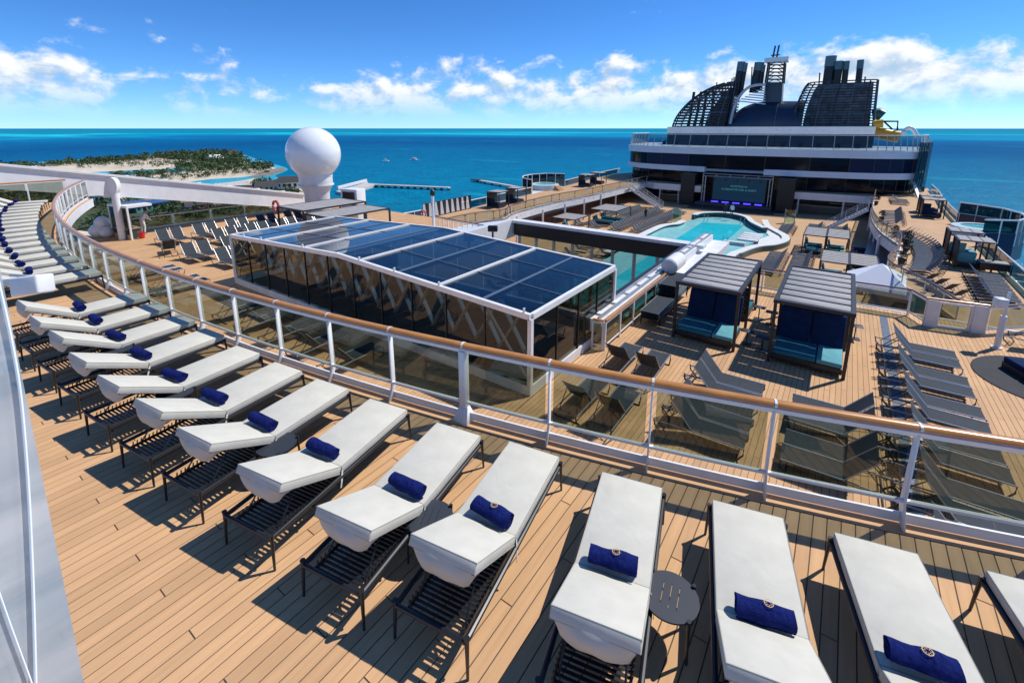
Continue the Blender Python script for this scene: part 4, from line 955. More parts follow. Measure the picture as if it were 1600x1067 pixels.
# ---- left side of the lido deck
straight_rail('side_railing', [(-40.3, 11.0), (-40.3, 26.5)], ZA, 'dark glazed side railing behind the back row of grey loungers', step=2.6, pane=GLASS, hm=MATS['dark_handrail'])
bm_ = empty('white_boom', PD(177, 290, 41), 0, 'long heavy white boom sloping past the radome above the side rail', 'boom')
a, c = PD(-60, 272, 39) - Vector(bm_.location), PD(470, 314.5, 46) - Vector(bm_.location); dz = Vector((0, 0, 1))
d_ = (c - a)
b = MB(); b.bar(a, c, 1.3, 1.32, h2=1.25); b.build('girder', WHITE, bm_)
b = MB(); b.bar(a + dz * .72, c + dz * .68, 1.6, .12); b.build('top_flange', WHITE, bm_)
for k in range(1, 9):
    q = a + d_ * (k / 9); MB().bar(q - dz * .68, q + dz * .68, .12, 1.5, up=d_).build('rib', WHITE, bm_)
q = a + d_ * .485 - d_.cross(dz).normalized() * -.95
n_ = d_.cross(dz).normalized()
cr = empty('boom_crutch', PD(177, 290, 39.6), 0, 'white column with rounded head propping the boom', 'column')
k0 = Vector(cr.location); k1 = P(190, 354, ZA)
MB().tube([(0, 0, -.5), (0, 0, ZA - k0.z)], .22, 12).build('column', WHITE, cr, True)
b = MB(); b.lathe([(.02, -.18), (.34, -.18), (.34, .18), (.02, .18)], 20); hd = b.build('head', WHITE, cr, True); hd.rotation_euler = (radians(90), 0, radians(38)); hd.scale = (1, 1.6, 1)
# radome
rd = empty('radome', Vector((-33.8, 21.4, ZA)), 0, 'huge glossy white radome ball on a stepped pedestal', 'radome')
RDW = mat('radome_gelcoat', (.80, .81, .82), .12, spec=.6)
cz = PD(490, 240, 40).z - ZA; R_ = 2.02
b = MB(); n = 28; b.lathe([(max(.005, R_ * sin(pi * k / n)), cz - R_ * cos(pi * k / n)) for k in range(n + 1)], 56); b.build('dome', RDW, rd, True, angle=False)
MB().lathe([(.95, 0), (.95, 2.2), (1.05, 2.45), (1.25, 2.8), (1.25, 3.5)], 40, caps=False).build('pedestal', WHITE, rd, True)
MB().lathe([(1.26, 2.82), (1.34, 2.82), (1.34, 2.9), (1.26, 2.9)], 40, caps=False).build('flange_ring', WHITED, rd, True)
MB().lathe([(1.15, 3.5), (1.28, 3.5), (1.28, cz - R_ * .78), (1.15, cz - R_ * .78)], 40, caps=False).build('collar', WHITE, rd, True)
cabx = empty('equipment_box', (-31.6, 22.6, ZA), .2, 'white equipment cabinet with glass front beside the radome pedestal', 'cabinet'); MB().box(-.2, 1.4, -.5, .5, 0, 2.6).build('body', WHITE, cabx, bevel=.03); MB().box(0, 1.2, -.52, -.505, 1.4, 2.4).build('window', PANE, cabx)
# pergolas in front of the radome
def pergola(name, x0, x1, y0, y1, z, h, n, label, m=ROOFP, posts=None, axis='y', curtain=False):
    root = empty(name, (x0, y0, z), 0, label, 'pergola'); W, D = x1 - x0, y1 - y0; p = .05
    for x in (0, W):
        for y in ((0, D) if posts is None else posts): MB().box(x - p, x + p, y - p, y + p, 0, h).build('post', FRM, root)
    MB().box(-p, W + p, -p, p, h, h + .1).box(-p, W + p, D - p, D + p, h, h + .1).box(-p, p, p, D - p, h, h + .1).box(W - p, W + p, p, D - p, h, h + .1).build('roof_frame', FRM, root)
    for k in range(n):
        if axis == 'y': a, c = p + (D - 2 * p) * k / n, p + (D - 2 * p) * (k + .8) / n; MB().box(p, W - p, a, c, h + .03, h + .08).build('roof_slat', m, root)
        else: a, c = p + (W - 2 * p) * k / n, p + (W - 2 * p) * (k + .86) / n; MB().box(a, c, p, D - p, h + .03, h + .08).build('roof_slat', m, root)
    return root
pergola('pergola', -30.6, -27.6, 16.4, 21.2, ZA, 2.0, 6, 'dark pergola with pale roof slats at the radome side of the glass house', axis='x')
pergola('pergola', -27.4, -24.7, 16.4, 20.9, ZA, 1.85, 6, 'dark pergola with pale roof slats touching the glass house corner', axis='x')
for k in range(3):
    for j in range(2): sling(-28.6 + 1.4 * k, 17.6 + j * 2.0, ZA, 90, 'grey sling lounger under the dark pergolas', 'loungers under the pergolas', True)
def lifebuoy(loc, label):
    root = empty('lifebuoy', loc, 0, label, 'lifebuoy'); b = MB(); R0, r0 = .36, .09; n, m_ = 24, 8
    vs = [((R0 + r0 * cos(2 * pi * j / m_)) * cos(2 * pi * i / n), r0 * sin(2 * pi * j / m_), (R0 + r0 * cos(2 * pi * j / m_)) * sin(2 * pi * i / n)) for i in range(n) for j in range(m_)]
    fs = [(i * m_ + j, i * m_ + (j + 1) % m_, ((i + 1) % n) * m_ + (j + 1) % m_, ((i + 1) % n) * m_ + j) for i in range(n) for j in range(m_)]
    b.add(vs, fs); b.build('ring', mat('lifebuoy_red', (.55, .04, .03), .5), root, True)
    for a in (0, pi / 2, pi, 3 * pi / 2): MB().tube([(R0 * cos(a - .12), 0, R0 * sin(a - .12)), (R0 * cos(a + .12), 0, R0 * sin(a + .12))], .1, 8).build('band', WHITE, root, True)
lifebuoy(P(431, 322, -1.6), 'red and white lifebuoy hung by the side rail near the radome')
# stair rails behind the glass house, light mast
for i, (a, c, lb) in enumerate([((600, 318), (700, 352), 'white stair railing descending behind the glass house roof'), ((650, 338), (745, 362), 'lower white stair railing behind the glass house roof')]):
    p, q = P(*a, ZA), P(*c, ZA); p.y = max(p.y, 21); straight_rail('stair_railing', [(-24.3, 21.5 + i * 3.2), (-20.0 + i * .8, 21.2 + i * 3.0)], ZA - .2, lb, pane=None, step=.5, hm=MATS['dark_handrail'])
lm = empty('light_mast', (-21.6, 21.9, ZA), 0, 'slim white light mast behind the glass house roof', 'mast'); MB().tube([(0, 0, 0), (0, 0, 2.9)], .09, 10).build('pole', WHITE, lm, True); MB().lathe([(.02, 2.9), (.16, 2.95), (.18, 3.15), (.1, 3.3), (.02, 3.34)], 12).build('lamp_head', BLACKM, lm, True)
# ------------------------------------------------------------------ side decks (mezzanine)
FARDECK = mat('far_teak', (.50, .30, .15), .75, var=.10, scale=.8, bump=0)
inR = interp([(5.9, 33.6), (4.9, 37.3), (3.3, 41.6), (4.1, 46.7), (4.7, 52.2), (4.3, 55.2), (3.7, 58.6), (3.3, 63.4), (3.2, 70.4), (3.9, 84.3), (4.2, 90)], 4)
inL = interp([(-32.4, 30), (-32.6, 38.3), (-31.2, 42.8), (-32.1, 45.8), (-32.5, 48.6), (-32.6, 57.0), (-31.7, 65.1), (-31.2, 78.2), (-31.0, 90)], 4)
struct(MB().prism(inR + [(12, 108), (10.9, 76), (10.4, 50), (10.2, 24), (5.9, 24)], ZM - .25, ZM).build('side_deck', FARDECK))
struct(MB().prism(inL + [(-40, 108), (-42.4, 100), (-40.5, 75), (-39.6, 62), (-38.9, 49.5), (-38.4, 28), (-32.4, 28)], ZM - .25, ZM).build('side_deck', FARDECK))
struct(MB().prism([(-30.9, 90), (-29, 88.6), (-22, 88.2), (-20.5, 88.4), (-20.5, 98), (-30.9, 98)], ZM - .25, ZM).build('bar_balcony', FARDECK))
struct(MB().prism([(-8.2, 88.8), (3, 89.4), (4.1, 90), (4.1, 98), (-8.2, 98)], ZM - .25, ZM).build('bar_balcony', FARDECK))
WAVE = mat('wave_print', (.70, .72, .75), .4, col2=(.70, .72, .75))
def fascia(pts, label, zt=ZM + .02, zb=ZM - 1.1, flip=1):
    root = empty('balcony_fascia', (pts[0][0], pts[0][1], ZM), 0, label, 'fascia'); o = Vector((pts[0][0], pts[0][1]))
    q = [(p[0] - o.x, p[1] - o.y) for p in pts]
    MB().wall(q, zb - ZM, zt - ZM, .12 * flip).build('panel', WHITE, root)
    # printed flock of small dark birds
    b = MB(); n = len(q); random.seed(5)
    for i in range(n - 1):
        a, c = Vector(q[i]), Vector(q[i + 1]); d = c - a; ln = d.length
        if ln < .01: continue
        d = d / ln; nr = Vector((d.y, -d.x)) * .012 * flip
        for k in range(int(ln / .8) + 1):
            t = random.uniform(0, ln); z = random.uniform(-.85, -.25); s_ = random.uniform(.10, .22)
            p = a + d * t + nr; w1 = d * s_
            b.add([(p.x - w1.x, p.y - w1.y, z + .5 * s_), (p.x, p.y, z), (p.x, p.y, z - .35 * s_), (p.x + w1.x, p.y + w1.y, z + .3 * s_)], [(0, 1, 2), (1, 3, 2)])
    b.build('bird_print', mat('print_blue', (.05, .07, .14), .5), root)
    return root
fascia(inR[12:], 'white balcony fascia with dark bird print under the side deck opposite the radome', flip=-1)
fascia(inL, 'white balcony fascia with dark bird print under the side deck with the jetty beyond', flip=1)
fascia([(-30.9, 89.9), (-29, 88.5), (-22, 88.1), (-20.5, 88.3)], 'white printed fascia of the bar balcony beside the screen, jetty side', flip=-1)
fascia([(-8.2, 88.7), (3, 89.3), (4.1, 89.9)], 'white printed fascia of the bar balcony beside the screen, sunny side', flip=-1)
def far_rail(pts, z, label, every=2, pane=GLASS, hm=None, h=1.05, post=WHITE):
    root = empty('balcony_railing', (pts[0][0], pts[0][1], z), 0, label, 'railing'); o = Vector(root.location); q = [Vector((p[0], p[1], z)) - o for p in pts]
    MB().tube([p + Vector((0, 0, h)) for p in q], .06, 6).build('handrail', hm or MATS['dark_handrail'], root, True)
    for k in range(0, len(q), every): MB().box(-.03, .03, -.03, .03, 0, h).build('post', post, root, loc=q[k])
    for k in range(0, len(q) - every, every):
        a, c = q[k], q[k + every]; b = MB(); b.strip([p + Vector((0, 0, .08)) for p in q[k:k + every + 1]], [p + Vector((0, 0, h - .06)) for p in q[k:k + every + 1]]); b.build('pane', pane, root)
    return root
far_rail(inR, ZM, 'curved glass railing round the pool edge of the sunny side deck')
far_rail(inL, ZM, 'curved glass railing round the pool edge of the side deck with the jetty beyond')
DKGL = glass('sea_screen_glass', (.10, .22, .24), .9)
outR = [(10.15, 24), (10.2, 34), (10.3, 42), (10.4, 50)] + [(10.5, 54), (10.5, 57)]
outR2 = [(10.65, 69), (10.8, 76), (11.1, 84), (11.7, 94), (12, 104)]
far_rail(outR, ZM, 'white topped outer railing along the sunny side deck cabanas', 1, DKGL, WHITE); far_rail(outR2, ZM, 'outer railing of the sunny side deck beyond the glass hot tub screen', 1, DKGL, WHITE)
outL = [(-38.5, 29), (-38.4, 36), (-38.5, 45), (-38.8, 49.5), (-39.3, 56), (-39.6, 62)]
far_rail(outL, ZM, 'outer railing of the jetty side deck before the hot tub', 1, DKGL, WHITE); far_rail([(-40.2, 74), (-41.0, 82), (-41.8, 92), (-42.3, 104)], ZM, 'outer railing of the jetty side deck beyond the hot tub', 1, DKGL, WHITE)
SAIL = mat('sail_panel', (.55, .56, .58), .5)
for k in range(9):
    t = k / 9; x, y = -38.3 - .25 * t, 37.2 + 8.8 * t; s_ = empty('wind_panel', (x, y, ZM), radians(88), 'black and white wind panel standing at the jetty side deck rail', 'wind panel', 'wind panels')
    MB().box(0, .9, -.03, .03, 0, 1.75).build('panel', BLACKM, s_); b = MB(); b.add([(.02, .034, .1), (.6, .034, .1), (.3, .034, 1.7), (.02, .034, 1.7), (.02, -.034, .1), (.6, -.034, .1), (.3, -.034, 1.7), (.02, -.034, 1.7)], [(0, 1, 2, 3), (7, 6, 5, 4)]); b.build('white_band', SAIL, s_)
lifebuoy((-37.4, 36.4, ZM + .8), 'red lifebuoy at the end of the wind panels on the jetty side deck')
def small_cabana(x, y, z, w_, d_, label, lit=TEALL, grp=None, rz=0):
    root = empty('deck_cabana', (x, y, z), rz, label, 'cabana'); h = 2.05; p = .05
    if grp: root['group'] = grp
    for a in (0, w_):
        for c in (0, d_): MB().box(a - p, a + p, c - p, c + p, 0, h).build('post', FRM, root)
    MB().box(-p, w_ + p, -p, d_ + p, h, h + .05).build('roof_frame', FRM, root)
    for k in range(3): MB().box(w_ * k / 3 + .03, w_ * (k + 1) / 3 - .03, .03, d_ - .03, h + .05, h + .09).build('roof_panel', ROOFP, root)
    MB().box(.02, .06, .06, d_ - .06, .1, h - .1).build('side_screen', FRM, root)
    MB().box(.2, w_ - .15, .3, d_ - .3, .1, .38).build('bed_base', FRM, root)
    MB().box(.2, w_ * .52, .35, d_ - .35, .38, .55).build('mattress', lit, root, bevel=.04); MB().box(w_ * .55, w_ - .18, .35, d_ - .35, .38, .53).build('mattress', lit, root, bevel=.04)
    b = MB(); b.bar((w_ * .3, .34, .5), (w_ * .3, .1, 1.2), w_ * .5, .12, up=(0, 1, 0)); b.build('backrest', lit, root)
    return root
small_cabana(7.5, 46.6, ZM, 1.95, 2.0, 'deck cabana nearest the black stacked bed on the sunny side deck'); small_cabana(7.5, 50.4, ZM, 1.95, 2.0, 'deck cabana beside the glass hot tub screen on the sunny side deck')
small_cabana(7.85, 71.6, ZM, 1.95, 2.0, 'deck cabana beyond the hot tub on the sunny side deck', NAVYC); small_cabana(7.95, 75.2, ZM, 1.95, 2.0, 'deck cabana closest to the dark glass building on the sunny side deck', NAVYC)
small_cabana(-37.3, 47.8, ZM, 1.9, 2.1, 'deck cabana beside the wind panels on the jetty side deck', NAVYC); small_cabana(-37.5, 52.3, ZM, 1.9, 2.1, 'deck cabana between wind panels and hot tub on the jetty side deck', NAVYC)
small_cabana(-38.0, 75.0, ZM, 2.2, 2.2, 'deck cabana just beyond the hot tub on the jetty side deck', NAVYC); small_cabana(-38.1, 79.8, ZM, 2.2, 2.2, 'deck cabana closest to the dark glass building on the jetty side deck', NAVYC)
bx_ = empty('bar_trolley', (8.7, 45.9, ZM), radians(5), 'low black trolley with grey top beside the nearest deck cabana', 'trolley'); MB().box(0, 1.7, 0, .9, .75, .82).build('top', ROOFP, bx_); MB().box(.1, 1.6, .1, .8, .25, .75).build('body', BLACKM, bx_)
for a in (.05, 1.65):
    for c in (.05, .85): MB().box(a - .03, a + .03, c - .03, c + .03, 0, .75).build('leg', FRM, bx_)
# loungers of the sunny side deck
for k in range(21):
    t = k / 20; y = 43.2 + 15.6 * t; x = 5.2 + 1.5 * sin(pi * (.12 + .80 * t)) - .25; sling(x, y, ZM, -90 + 18 * (t - .45) * 2, ORD[k] + ' lounger from the tent in the long fanned row behind the curved pool railing', 'fanned row on the sunny side deck', True)
for k in range(9): sling(4.95 + k * .06, 63.6 + k * 1.15, ZM, -100, ORD[k] + ' lounger in the far row of the sunny side deck, counted from the cabanas', 'far row on the sunny side deck', True)
for k in range(4): sling(5.3 + k * .33, 40.6 - k * 1.05, ZM, -40, ORD[k] + ' of four angled loungers between the fanned row and the glazed gate', 'four angled loungers', True)
for k in range(9): sling(8.55 - k * .035, 44.3 - k * .78, ZM, 90, ORD[k] + ' lounger from the black trolley in the row against the outer sea railing', 'row against the outer railing', True)
for k in range(5): sling(6.6, 82 + k * 1.0, ZM, 100, 'grey sling lounger at the foot of the dark glass building', 'loungers at the building', True)
# high tables and stools along the pool edge of the side decks
def stool(x, y, z, label, grp, h=.78):
    o = MB(); o.lathe([(.16, 0), (.16, .02), (.03, .04), (.03, h - .05), (.17, h - .03), (.17, h), (.02, h)], 10); r = o.build('bar_stool', BLACKM, None, True, loc=(x, y, z)); return tag(r, label, 'stool', grp)
for k in range(16):
    t = k / 16; i = int(4 + t * 24); p = inR[min(i, len(inR) - 1)]; stool(p[0] + .55 + (k % 2) * .25, p[1] + .2, ZM, 'black bar stool along the pool rail of the sunny side deck', 'stools of the sunny side deck')
for k in range(16):
    p = inL[4 + int(k / 16 * 26)]; stool(p[0] - .55, p[1] + .2, ZM, 'black bar stool along the pool rail of the jetty side deck', 'stools of the jetty side deck')
def shrub(x, y, z, r, label):
    root = empty('potted_shrub', (x, y, z), 0, label, 'shrub', 'potted shrubs'); MB().lathe([(.18, 0), (.26, .5), (.22, .5), (.2, .42)], 10, caps=False).build('pot', BLACKM, root)
    b = MB(); crown(b, (0, 0, .5), r, r * 2.2, 150, r * .42); b.build('foliage', mat('dark_leaf', (.012, .018, .010), .8, island=.5), root)
for k, (x, y) in enumerate([(4.35, 45.2), (5.0, 50.6), (5.2, 53.4), (4.7, 57.0), (4.0, 66), (4.0, 80)]): shrub(x, y, ZM, .30 + .06 * (k % 3), 'dark potted shrub along the pool rail of the sunny side deck')
# glazed hot tubs
def hot_tub(x, y, z, r, label):
    root = empty('hot_tub', (x, y, z), 0, label, 'hot tub')
    MB().lathe([(r + .55, 0), (r + .5, .85), (r, .95), (r - .15, .9), (r - .2, .55)], 36, caps=False).build('shell', mat('tub_tile', (.55, .66, .68), .3, var=.2, scale=8), root, True)
    MB().lathe([(.01, .80), (r - .14, .80)], 36, caps=False).build('water', mat('tub_water', (.10, .48, .50), .08, var=.2, scale=2), root)
    for k in range(3): MB().box(r + .45 + .3 * k, r + .75 + .3 * k, -.7, .7, 0, .75 - .24 * k).build('step', FARDECK, root)
    MB().tube([(r + .3, .75, .5), (r + .2, .75, 1.6), (r - .4, .75, 1.6), (r - .5, .75, .9)], .03, 6).build('grab_rail', GREYM, root); return root
hot_tub(11.4, 62.6, ZM, 1.7, 'raised round hot tub behind the glass screen of the sunny side deck'); hot_tub(-41.2, 68.5, ZM, 2.0, 'raised round hot tub with steps on the jetty side deck')
NAVYH = mat('navy_hull_panel', (.010, .018, .06), .25)
def tub_screen(pts, h, label, solid=0.0, zz=ZM):
    root = empty('glass_screen', (pts[0][0], pts[0][1], zz), 0, label, 'glass screen'); o = Vector(root.location)
    for a, c in zip(pts[:-1], pts[1:]):
        a, c = Vector((a[0], a[1], zz)) - o, Vector((c[0], c[1], zz)) - o
        if solid: MB().bar(a + Vector((0, 0, solid / 2)), c + Vector((0, 0, solid / 2)), .08, solid).build('solid_panel', NAVYH, root)
        MB().bar(a + Vector((0, 0, (h + solid) / 2)), c + Vector((0, 0, (h + solid) / 2)), .02, h - solid - .06).build('pane', DKGL, root)
        MB().bar(a + Vector((0, 0, h)), c + Vector((0, 0, h)), .12, .12).build('top_rail', WHITE, root)
        n = max(1, round((c - a).length / 1.6))
        for k in range(n): q = a + (c - a) * (k / n); MB().box(-.05, .05, -.05, .05, 0, h).build('post', WHITE, root, loc=q)
    return root
tub_screen([(10.55, 69.2), (11.8, 68.2), (13.3, 66.4), (14.0, 63.5), (13.8, 60.4), (12.8, 58.2), (10.5, 57.0)], 2.3, 'tall teal glass screen wrapped round the sunny side hot tub', 1.15)
tub_screen([(-39.6, 62.2), (-42.5, 63.8), (-44.2, 66.6), (-44.6, 70.0), (-43.4, 73.0), (-40.3, 74.0)], 2.2, 'pale framed glass screen wrapped round the jetty side hot tub', .15)
struct(MB().prism([(10.4, 57), (12.8, 58.2), (13.9, 60.4), (14.05, 63.5), (13.35, 66.4), (11.8, 68.3), (10.5, 69.3)], ZM - 1.4, ZM + .01).build('hot_tub_platform', NAVYH))
struct(MB().prism([(-39.5, 62.2), (-42.5, 63.8), (-44.2, 66.6), (-44.6, 70), (-43.4, 73), (-40.3, 74.2)], ZM - 1.0, ZM + .01).build('hot_tub_platform', WHITE))
tr2 = empty('safety_net_frame', (10.6, 58, ZM - 1.6), 0, 'white tubular frame overhanging the sea below the hot tub screen', 'frame')
MB().tube([(0, -7, 0), (4.6, -5.5, 0), (5.2, 0, 0), (3.4, 1, 0)], .12, 8).build('tube', WHITE, tr2, True)
for k in range(5): MB().tube([(0, -6.6 + k * 1.4, 0), (4.2, -5.6 + k * 1.3, 0)], .06, 6).build('tube', WHITE, tr2)

# ------------------------------------------------------------------ pool deck
DECKB = struct(MB().box(-40, 11, 16, 106, ZB - .3, ZB).build('pool_deck', FARDECK))
struct(MB().box(-40, -38.2, 28, 106, ZB, ZM - .25).build('hull_side', HULLM)); struct(MB().box(9.2, 10.6, 24, 106, ZB, ZM - .25).build('hull_side', HULLM))
POOLW = mat('pool_water', (.02, .48, .58), .06, col2=(.03, .60, .68), scale=1.2, bump=.5, bscale=2.2)
POOLS = mat('pool_shallow', (.28, .62, .62), .12, var=.10, scale=1.5, bump=.3, bscale=2)
TILE = mat('dark_pool_tile', (.035, .085, .085), .35, var=.3, scale=6)
STONE = mat('pool_coping', (.66, .66, .63), .6, var=.08, scale=2)
pl = empty('swimming_pool', (-13.2, 60, ZB), 0, 'turquoise swimming pool with shallow ledges and curving white coping', 'pool')
out = interp([(-5.4, -29), (-6.2, -6), (-6.2, -.5), (-5.9, 3.9), (-4.8, 6.2), (-4.6, 9.9), (-4.6, 12.5), (-4.2, 14.8), (-2.1, 17.1), (.4, 17.3), (2.7, 15.4), (4.1, 11.6), (6.0, 8.2), (6.6, 5.5), (5.6, 2.0), (4.8, -2), (5.0, -8), (5.0, -29)], 3)
MB().prism(out, .0, .30).build('shallow_ledge', POOLS, pl)
MB().prism([(-2.6, -28), (2.6, -28), (2.7, 11.7), (-2.6, 10.8)], .0, .335).build('deep_water', POOLW, pl)
w_ = interp([(-4.6, 12.5), (-4.2, 14.8), (-2.1, 17.1), (.4, 17.3), (2.7, 15.4), (4.1, 11.6), (6.0, 8.2)], 5)
MB().wall(w_, .3, .95, -.35).build('tile_wall', TILE, pl); MB().wall(w_, .95, 1.05, -.75).build('coping', STONE, pl)
w_ = interp([(-6.3, -14), (-6.2, -.5), (-5.9, 3.9), (-4.8, 6.2), (-4.7, 9.0)], 5); MB().wall(w_, .0, .55, .25).build('tile_wall', TILE, pl); MB().wall([(p[0] + .3, p[1]) for p in w_], .55, .65, .9).build('coping', STONE, pl)
w_ = interp([(4.9, 16.4), (5.9, 11.8), (7.2, 9.0), (8.4, 6.4), (8.7, 3.5), (7.8, .3), (6.3, -2.0), (5.3, -5.6), (4.9, -8.5), (4.9, -24)], 5)
MB().wall(w_, 0, .55, .25).build('tile_wall', TILE, pl); MB().wall([(p[0] + .15, p[1]) for p in w_], .55, .65, -.85).build('coping', STONE, pl)
MB().prism([(4.0, 12), (5.9, 11.6), (8.3, 6.4), (8.6, 3.6), (7.7, .5), (6.2, -1.8), (5.8, 3), (6.5, 6), (5.6, 9)], 0, .42).build('wet_terrace', STONE, pl)
for k in range(4): MB().box(3.6 + .0 * k, 5.8, 1.6 + k * 1.25, 2.5 + k * 1.25, .3, .5).build('sunken_bed', WHITE, pl, bevel=.05)
for x, y in ((-2.3, 11.6), (2.4, 12.2), (2.8, -1.0)):
    r_ = MB()
    for s in (-.25, .25): r_.tube([(x + s, y, .2), (x + s, y, 1.25), (x + s, y - .5, 1.25), (x + s, y - .7, .3)], .025, 6)
    r_.build('pool_ladder', GREYM, pl)
MB().box(2.6, 4.9, -1.4, -.9, .3, .7).build('towel_bench', STONE, pl)
# pool-deck furniture
for y in range(22):
    for x, a, lb, g in ((-30.1, 90, 'grey sling lounger in the back row against the jetty side balcony', 'back poolside row'), (-27.6, 90, 'grey sling lounger in the row below the jetty side balcony', 'outer poolside row'), (-24.4, 90, 'grey sling lounger in the middle poolside row facing the water', 'middle poolside row'), (-21.6, 90, 'grey sling lounger in the front poolside row beside the white coping', 'front poolside row')):
        yy = 59.5 + y * .87 + (.5 if x > -23 else 0)
        if x < -25 and 60.5 < yy < 68.5 : continue
        if x < -30 and yy > 77: continue
        sling(x + .10 * y * (.25 if x > -22 else .1), yy, ZB, a + 8, ORD[21 - y] + ' lounger from the stage ' + lb.replace('grey sling lounger ', ''), g, True)
for k in range(10): sling(-20.2 - .0 * k, 30.5 + k * 2.3, ZB, 90, 'grey sling lounger inside the pool well behind the glazing posts', 'loungers behind the glazing posts', True); sling(-23.2, 30.5 + k * 2.3, ZB, 90, 'grey sling lounger in the back row inside the pool well', 'back row behind the glazing posts', True)
for k in range(11): sling(-4.6, 49.4 + k * .84, ZB, -90, 'grey sling lounger in the poolside block beside the curving coping', 'poolside block', True); sling(-2.35, 50.4 + k * .8, ZB, -90, 'grey sling lounger in the block before the slatted pergolas', 'block before the pergolas', True)
for k in range(8): sling(-5.3, 69.6 + k * .82, ZB, -90, 'grey sling lounger at the stage end of the pool', 'stage end loungers', True); sling(-2.2, 72.5 + k * .82, ZB, -90, 'grey sling lounger in front of the sunny side bar', 'bar side loungers', True); sling(.6, 72.5 + k * .82, ZB, -90, 'grey sling lounger near the sunny side bar columns', 'bar column loungers', True)
for x0, x1, y0, y1, lb in ((-2.8, -.75, 60.2, 65.5, 'slatted poolside pergola, farther pair, coping side'), (-.65, 1.35, 60.4, 65.7, 'slatted poolside pergola, farther pair, balcony side'), (-.75, 1.3, 48.7, 53.5, 'slatted poolside pergola beside the white tent, coping side'), (1.4, 3.4, 48.9, 53.6, 'slatted poolside pergola beside the white tent, balcony side'), (-29.4, -25.4, 62.0, 67.5, 'slatted pergola over teal beds on the jetty side of the pool'), (-30.6, -27.2, 53.0, 57.0, 'slatted pergola close behind the black roof beam')):
    pergola('pergola', x0, x1, y0, y1, ZB, 2.1, 7, lb)
    for j in range(2):
        bd = empty('teal_bed', (x0 + .3, y0 + .5 + j * (y1 - y0) * .5, ZB), 0, 'teal day bed under the ' + lb.replace(',', '').replace('slatted ', ''), 'day bed', 'beds under ' + lb); MB().box(0, (x1 - x0) - .6, 0, 1.5, .05, .3).build('base', FRM, bd); MB().box(0, (x1 - x0) - .6, 0, 1.5, .3, .45).build('mattress', TEALL if j == 0 else TEALC, bd, bevel=.05); b = MB(); b.bar((.0, .75, .45), (-.15, .75, 1.0), 1.4, .14, up=(1, 0, 0)); b.build('backrest', TEALC, bd)
for k in range(4):
    bd = empty('navy_bed', (2.6, 57.5 + k * 2.2, ZB), 0, 'navy day bed under the edge of the sunny side balcony', 'day bed', 'navy beds'); MB().box(-.9, .9, -.8, .8, .05, .32).build('base', FRM, bd); MB().box(-.9, .9, -.8, .8, .32, .48).build('mattress', NAVYC, bd, bevel=.05)
tent = empty('white_tent', (2.9, 40.4, ZB), radians(-6), 'white pointed party tent rising behind the lido deck railing', 'tent')
TENT = mat('tent_canvas', (.74, .76, .82), .8, spec=.1); e_ = 2.0
b = MB(); b.add([(-e_, -e_, 3.1), (e_, -e_, 3.1), (e_, e_, 3.1), (-e_, e_, 3.1), (0, 0, 4.5)], [(0, 1, 4), (1, 2, 4), (2, 3, 4), (3, 0, 4)]); b.build('canopy', TENT, tent)
for sx, sy in ((-1, -1), (1, -1), (1, 1), (-1, 1)): MB().box(sx * e_ - .04, sx * e_ + .04, sy * e_ - .04, sy * e_ + .04, 0, 3.1).build('leg', GREYM, tent)
b = MB(); b.wall([(-e_, -e_), (e_, -e_), (e_, e_), (-e_, e_)], 2.8, 3.1, .02, True); b.build('valance', TENT, tent)
hb_ = empty('pool_bar', (3.4, 61, ZB), 0, 'navy pool bar with pale rounded counter edge under the balcony', 'bar'); MB().prism([(-.6, -5), (.9, -6.2), (1.6, -5.6), (1.6, 6), (.2, 6)], 0, 1.15).build('counter_front', NAVYH, hb_); MB().prism([(-.9, -5), (.9, -6.6), (1.6, -6), (1.6, 6.3), (-.1, 6.3)], 1.15, 1.25).build('counter_top', GREYM, hb_)
# stairs from the side decks down to the pool
def stairs(x, y, dx, label, dy=-6.0):
    root = empty('deck_stairs', (x, y, ZB), 0, label, 'stairs'); n = 14; h = ZM - ZB
    for k in range(n): MB().box(-.0 + dx * k / n, dx * (k + 1) / n, -.9, .9, h * (n - k - 1) / n, h * (n - k - 1) / n + .06).build('tread', GREYM, root)
    for s in (-.95, .95):
        MB().bar((0, s, h - .1), (dx, s, 0), .06, .3).build('stringer', WHITE, root)
        for hh in (.45, .75, 1.05): MB().tube([(0, s, h + hh), (dx, s, hh)], .025, 6).build('rail_tube', WHITE, root)
        for k in range(5): MB().tube([(dx * k / 4, s, h * (1 - k / 4)), (dx * k / 4, s, h * (1 - k / 4) + 1.05)], .025, 6).build('baluster', WHITE, root)
stairs(-31.0, 81.0, 6.0, 'white stairs from the jetty side balcony down to the pool deck'); stairs(3.1, 76.0, -4.5, 'white stairs from the sunny side balcony down to the pool deck')
for i, (x, y) in enumerate([(-28, 89), (-24.5, 88.9), (-5.5, 89), (.5, 89.3)] + [(-31.4, 46 + 6 * k) for k in range(6)] + [(3.6, 58 + 7 * k) for k in range(4)]):
    o = MB().tube([(0, 0, 0), (0, 0, ZM - ZB - .25)], .13, 10).build('column', WHITE, None, True, loc=(x, y, ZB)); tag(o, 'slim white column under the bar balcony' if i < 4 else ('slim white column under the jetty side balcony' if i < 10 else 'slim white column under the sunny side balcony'), 'column', 'balcony columns')
def poolgate(x, y, label):
    r = empty('shower_screen', (x, y, ZB), .2, label, 'glass screen'); MB().box(-.6, .6, -.02, .02, .1, 2.0).build('pane', CLEAR, r); MB().box(-.6, .6, .5, .52, .1, 2.0).build('pane', CLEAR, r); MB().box(-.66, -.6, -.05, .55, 0, 2.05).build('frame', GREYM, r); MB().box(.6, .66, -.05, .55, 0, 2.05).build('frame', GREYM, r)
